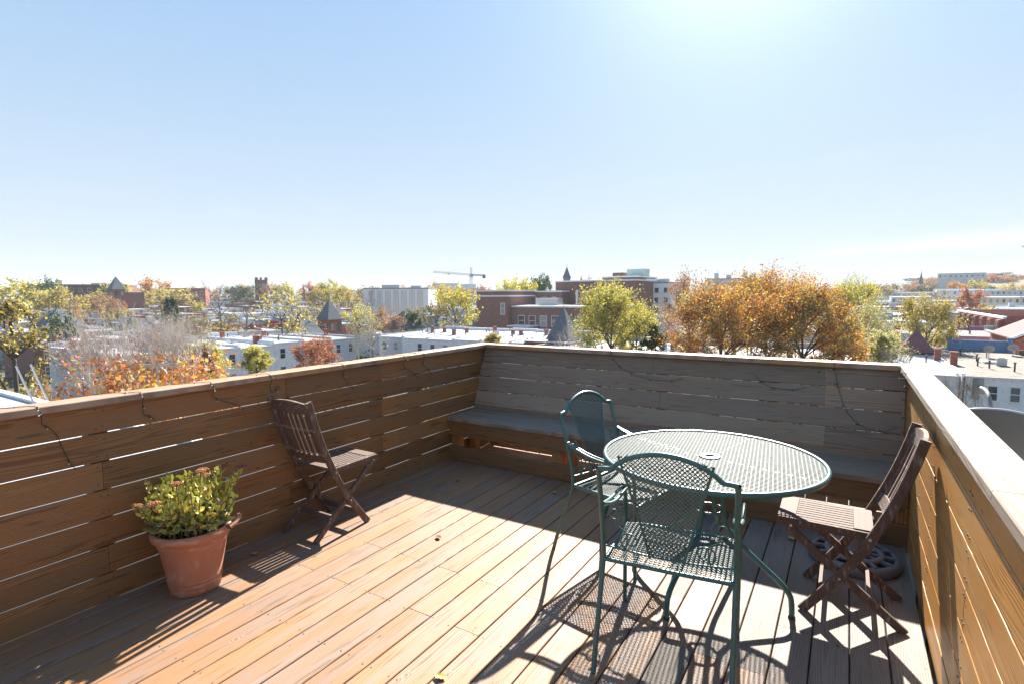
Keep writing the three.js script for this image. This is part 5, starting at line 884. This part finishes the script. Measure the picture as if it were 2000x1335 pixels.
function plantTree(x, z, H, W, g, name, label, group, m, bark, leafMat, turn) {
  const t = thing(name, label, 'tree', [x, g, z], turn, group);
  const a = mesh('trunk', m.wood, bark, t); a.scale.set(W / m.W0, H / m.H0, W / m.W0);
  if (m.leaves) { const c = mesh('crown', m.leaves, leafMat, t); c.scale.copy(a.scale); }
  return t;
}
// the big orange trees beyond the leaning parapet and the yellow green one beside them are grown one by one
const big = TREES.filter((t) => [17, 19].includes(t[5])), tr_ = rng(515);
TREES.forEach(([kind, x, z, H, W, zone, g], i) => {
  const [adj, hue, nl, bark] = KIND[kind], depth = Math.hypot(x - 3, z), near = depth < 110;
  let m;
  if (zone === 19 || zone === 17) m = { ...growTree({ seed: 900 + i, H, W, hue, base: zone === 19 ? 0.44 : 0.40, limbs: 20, twigs: 13, sub: 6, leaves: zone === 19 ? 15 : 13, leaf: zone === 19 ? 0.165 : 0.17, spread: 0.42, trunk: 0.17, up: 0.05, mix: zone === 19 ? (p, r) => (vn(p.x * 0.5 + i * 7, p.y * 0.5 + p.z * 0.4) > 0.5 && r() < 0.6 ? HUES.gold[Math.floor(r() * 5)] : null) : null }), H0: H, W0: W };
  else if (depth < 80 && kind !== 'fir') { const w = Math.max(W, H * 0.2), opt = { ...KIND[kind][4] }; m = { ...growTree({ seed: 700 + i, H, W: w, hue, base: clamp(1 - 1.25 * w / H, 0.2, 0.7), limbs: 13, twigs: 9, sub: 5, leaf: 0.17, leaves: Math.ceil(nl * 2.2), trunk: zone === 28 || zone === 29 ? 0.03 : clamp(H * 0.011, 0.08, 0.17), ...opt, ...(zone === 28 || zone === 29 ? { limbs: 22, fine: 3, stems: 3, base: 0.66, up: 0.3 } : {}) }), H0: H, W0: W }; }
  else { W = Math.max(W, H * 0.5); m = { ...model(kind, i % (near ? 2 : 2), near), H0: 12, W0: kind === 'fir' ? 6.2 : 9.5 }; }
  const twin = TREES.filter((q) => q[0] === kind && q[5] === zone), nth = twin.indexOf(TREES[i]), wide = twin.length > 1 && zone < 36, tall = [...twin].sort((a, b) => b[3] - a[3]).indexOf(TREES[i]);
  const label = `${wide ? (tall === 0 ? 'tallest ' : tall === twin.length - 1 ? 'lowest ' : 'middling ') : ''}${adj} ${ZONES[zone]}`;
  plantTree(x, z, H, W, g, kind === 'fir' ? 'conifer_tree' : kind.startsWith('bare') ? 'bare_tree' : 'autumn_tree', label, label, m, BARK[bark], kind === 'fir' || kind === 'green' ? FIRM : LEAF, tr_() * 6.28);
});
{ // the half bare orange tree right beyond the brown parapet: long pale shoots above, leaves below
  const H = 14.6, W = 6.4, m = growTree({ seed: 71, H, W, hue: 'ember', base: 0.58, limbs: 26, twigs: 10, sub: 5, fine: 3, leaves: 14, leaf: 0.145, spread: 0.65, up: 0.6, trunk: 0.13, stems: 3, mix: (p, r) => (vn(p.x * 0.9, p.z * 0.9 + p.y) > 0.66 && r() < 0.4 ? HUES.gold[Math.floor(r() * 5)] : r() < 0.1 ? HUES.red[1] : null), keep: (p, r) => p.y < H * 0.93 && r() < 1.15 - smooth(H * 0.84, H * 0.965, p.y) * 1.12 });
  plantTree(-17.4, -8.7, H, W, GROUND, 'autumn_tree', 'half bare orange leaved tree with pale shoots just beyond the brown parapet', undefined, { ...m, H0: H, W0: W }, BARK.pale, LEAF, 0.4);
}
{ // low vegetation of the back yards, too dense to count
  const r = rng(321), o = { p: [], n: [], c: [] };
  for (let k = 0; k < 2600; k++) {
    const b = (-76 + 90 * r()) * Math.PI / 180, d = 30 + 200 * Math.pow(r(), 1.3), x = 3 + Math.sin(b) * d, z = -Math.cos(b) * d, hu = HUES[['olive', 'gold', 'rust', 'green', 'olive'][Math.floor(r() * 5)]], S = 1.2 + 1.6 * r();
    if (x > -22 && x < 0 && z > -8) continue;
    for (let i = 0; i < 9; i++) { const c = V(x + (r() - 0.5) * S * 2, GROUND + r() * S, z + (r() - 0.5) * S * 2), a = V(r() - 0.5, r() - 0.3, r() - 0.5).normalize(), e = V(r() - 0.5, r() - 0.5, r() - 0.5).cross(a).normalize(), n = a.clone().cross(e), L = 0.7, P = [c, c.clone().addScaledVector(a, L / 2).addScaledVector(e, L * 0.3), c.clone().addScaledVector(a, L), c.clone().addScaledVector(a, L / 2).addScaledVector(e, -L * 0.3)], h = hu[i % 4]; for (const j of [0, 2, 1, 0, 3, 2]) { o.p.push(P[j].x, P[j].y, P[j].z); o.n.push(n.x, n.y, n.z); o.c.push(...h); } }
  }
  const m = mesh('yard_shrubbery', toGeo(o, true), LEAF, scene); m.userData.kind = 'stuff'; m.userData.label = 'low olive and rust shrubbery filling the back yards';
}

// thin autumn haze over the town
scene.fog = new THREE.FogExp2(new THREE.Color().setRGB(0.80, 0.88, 0.95), 0.00016);

renderer.render(scene, camera);
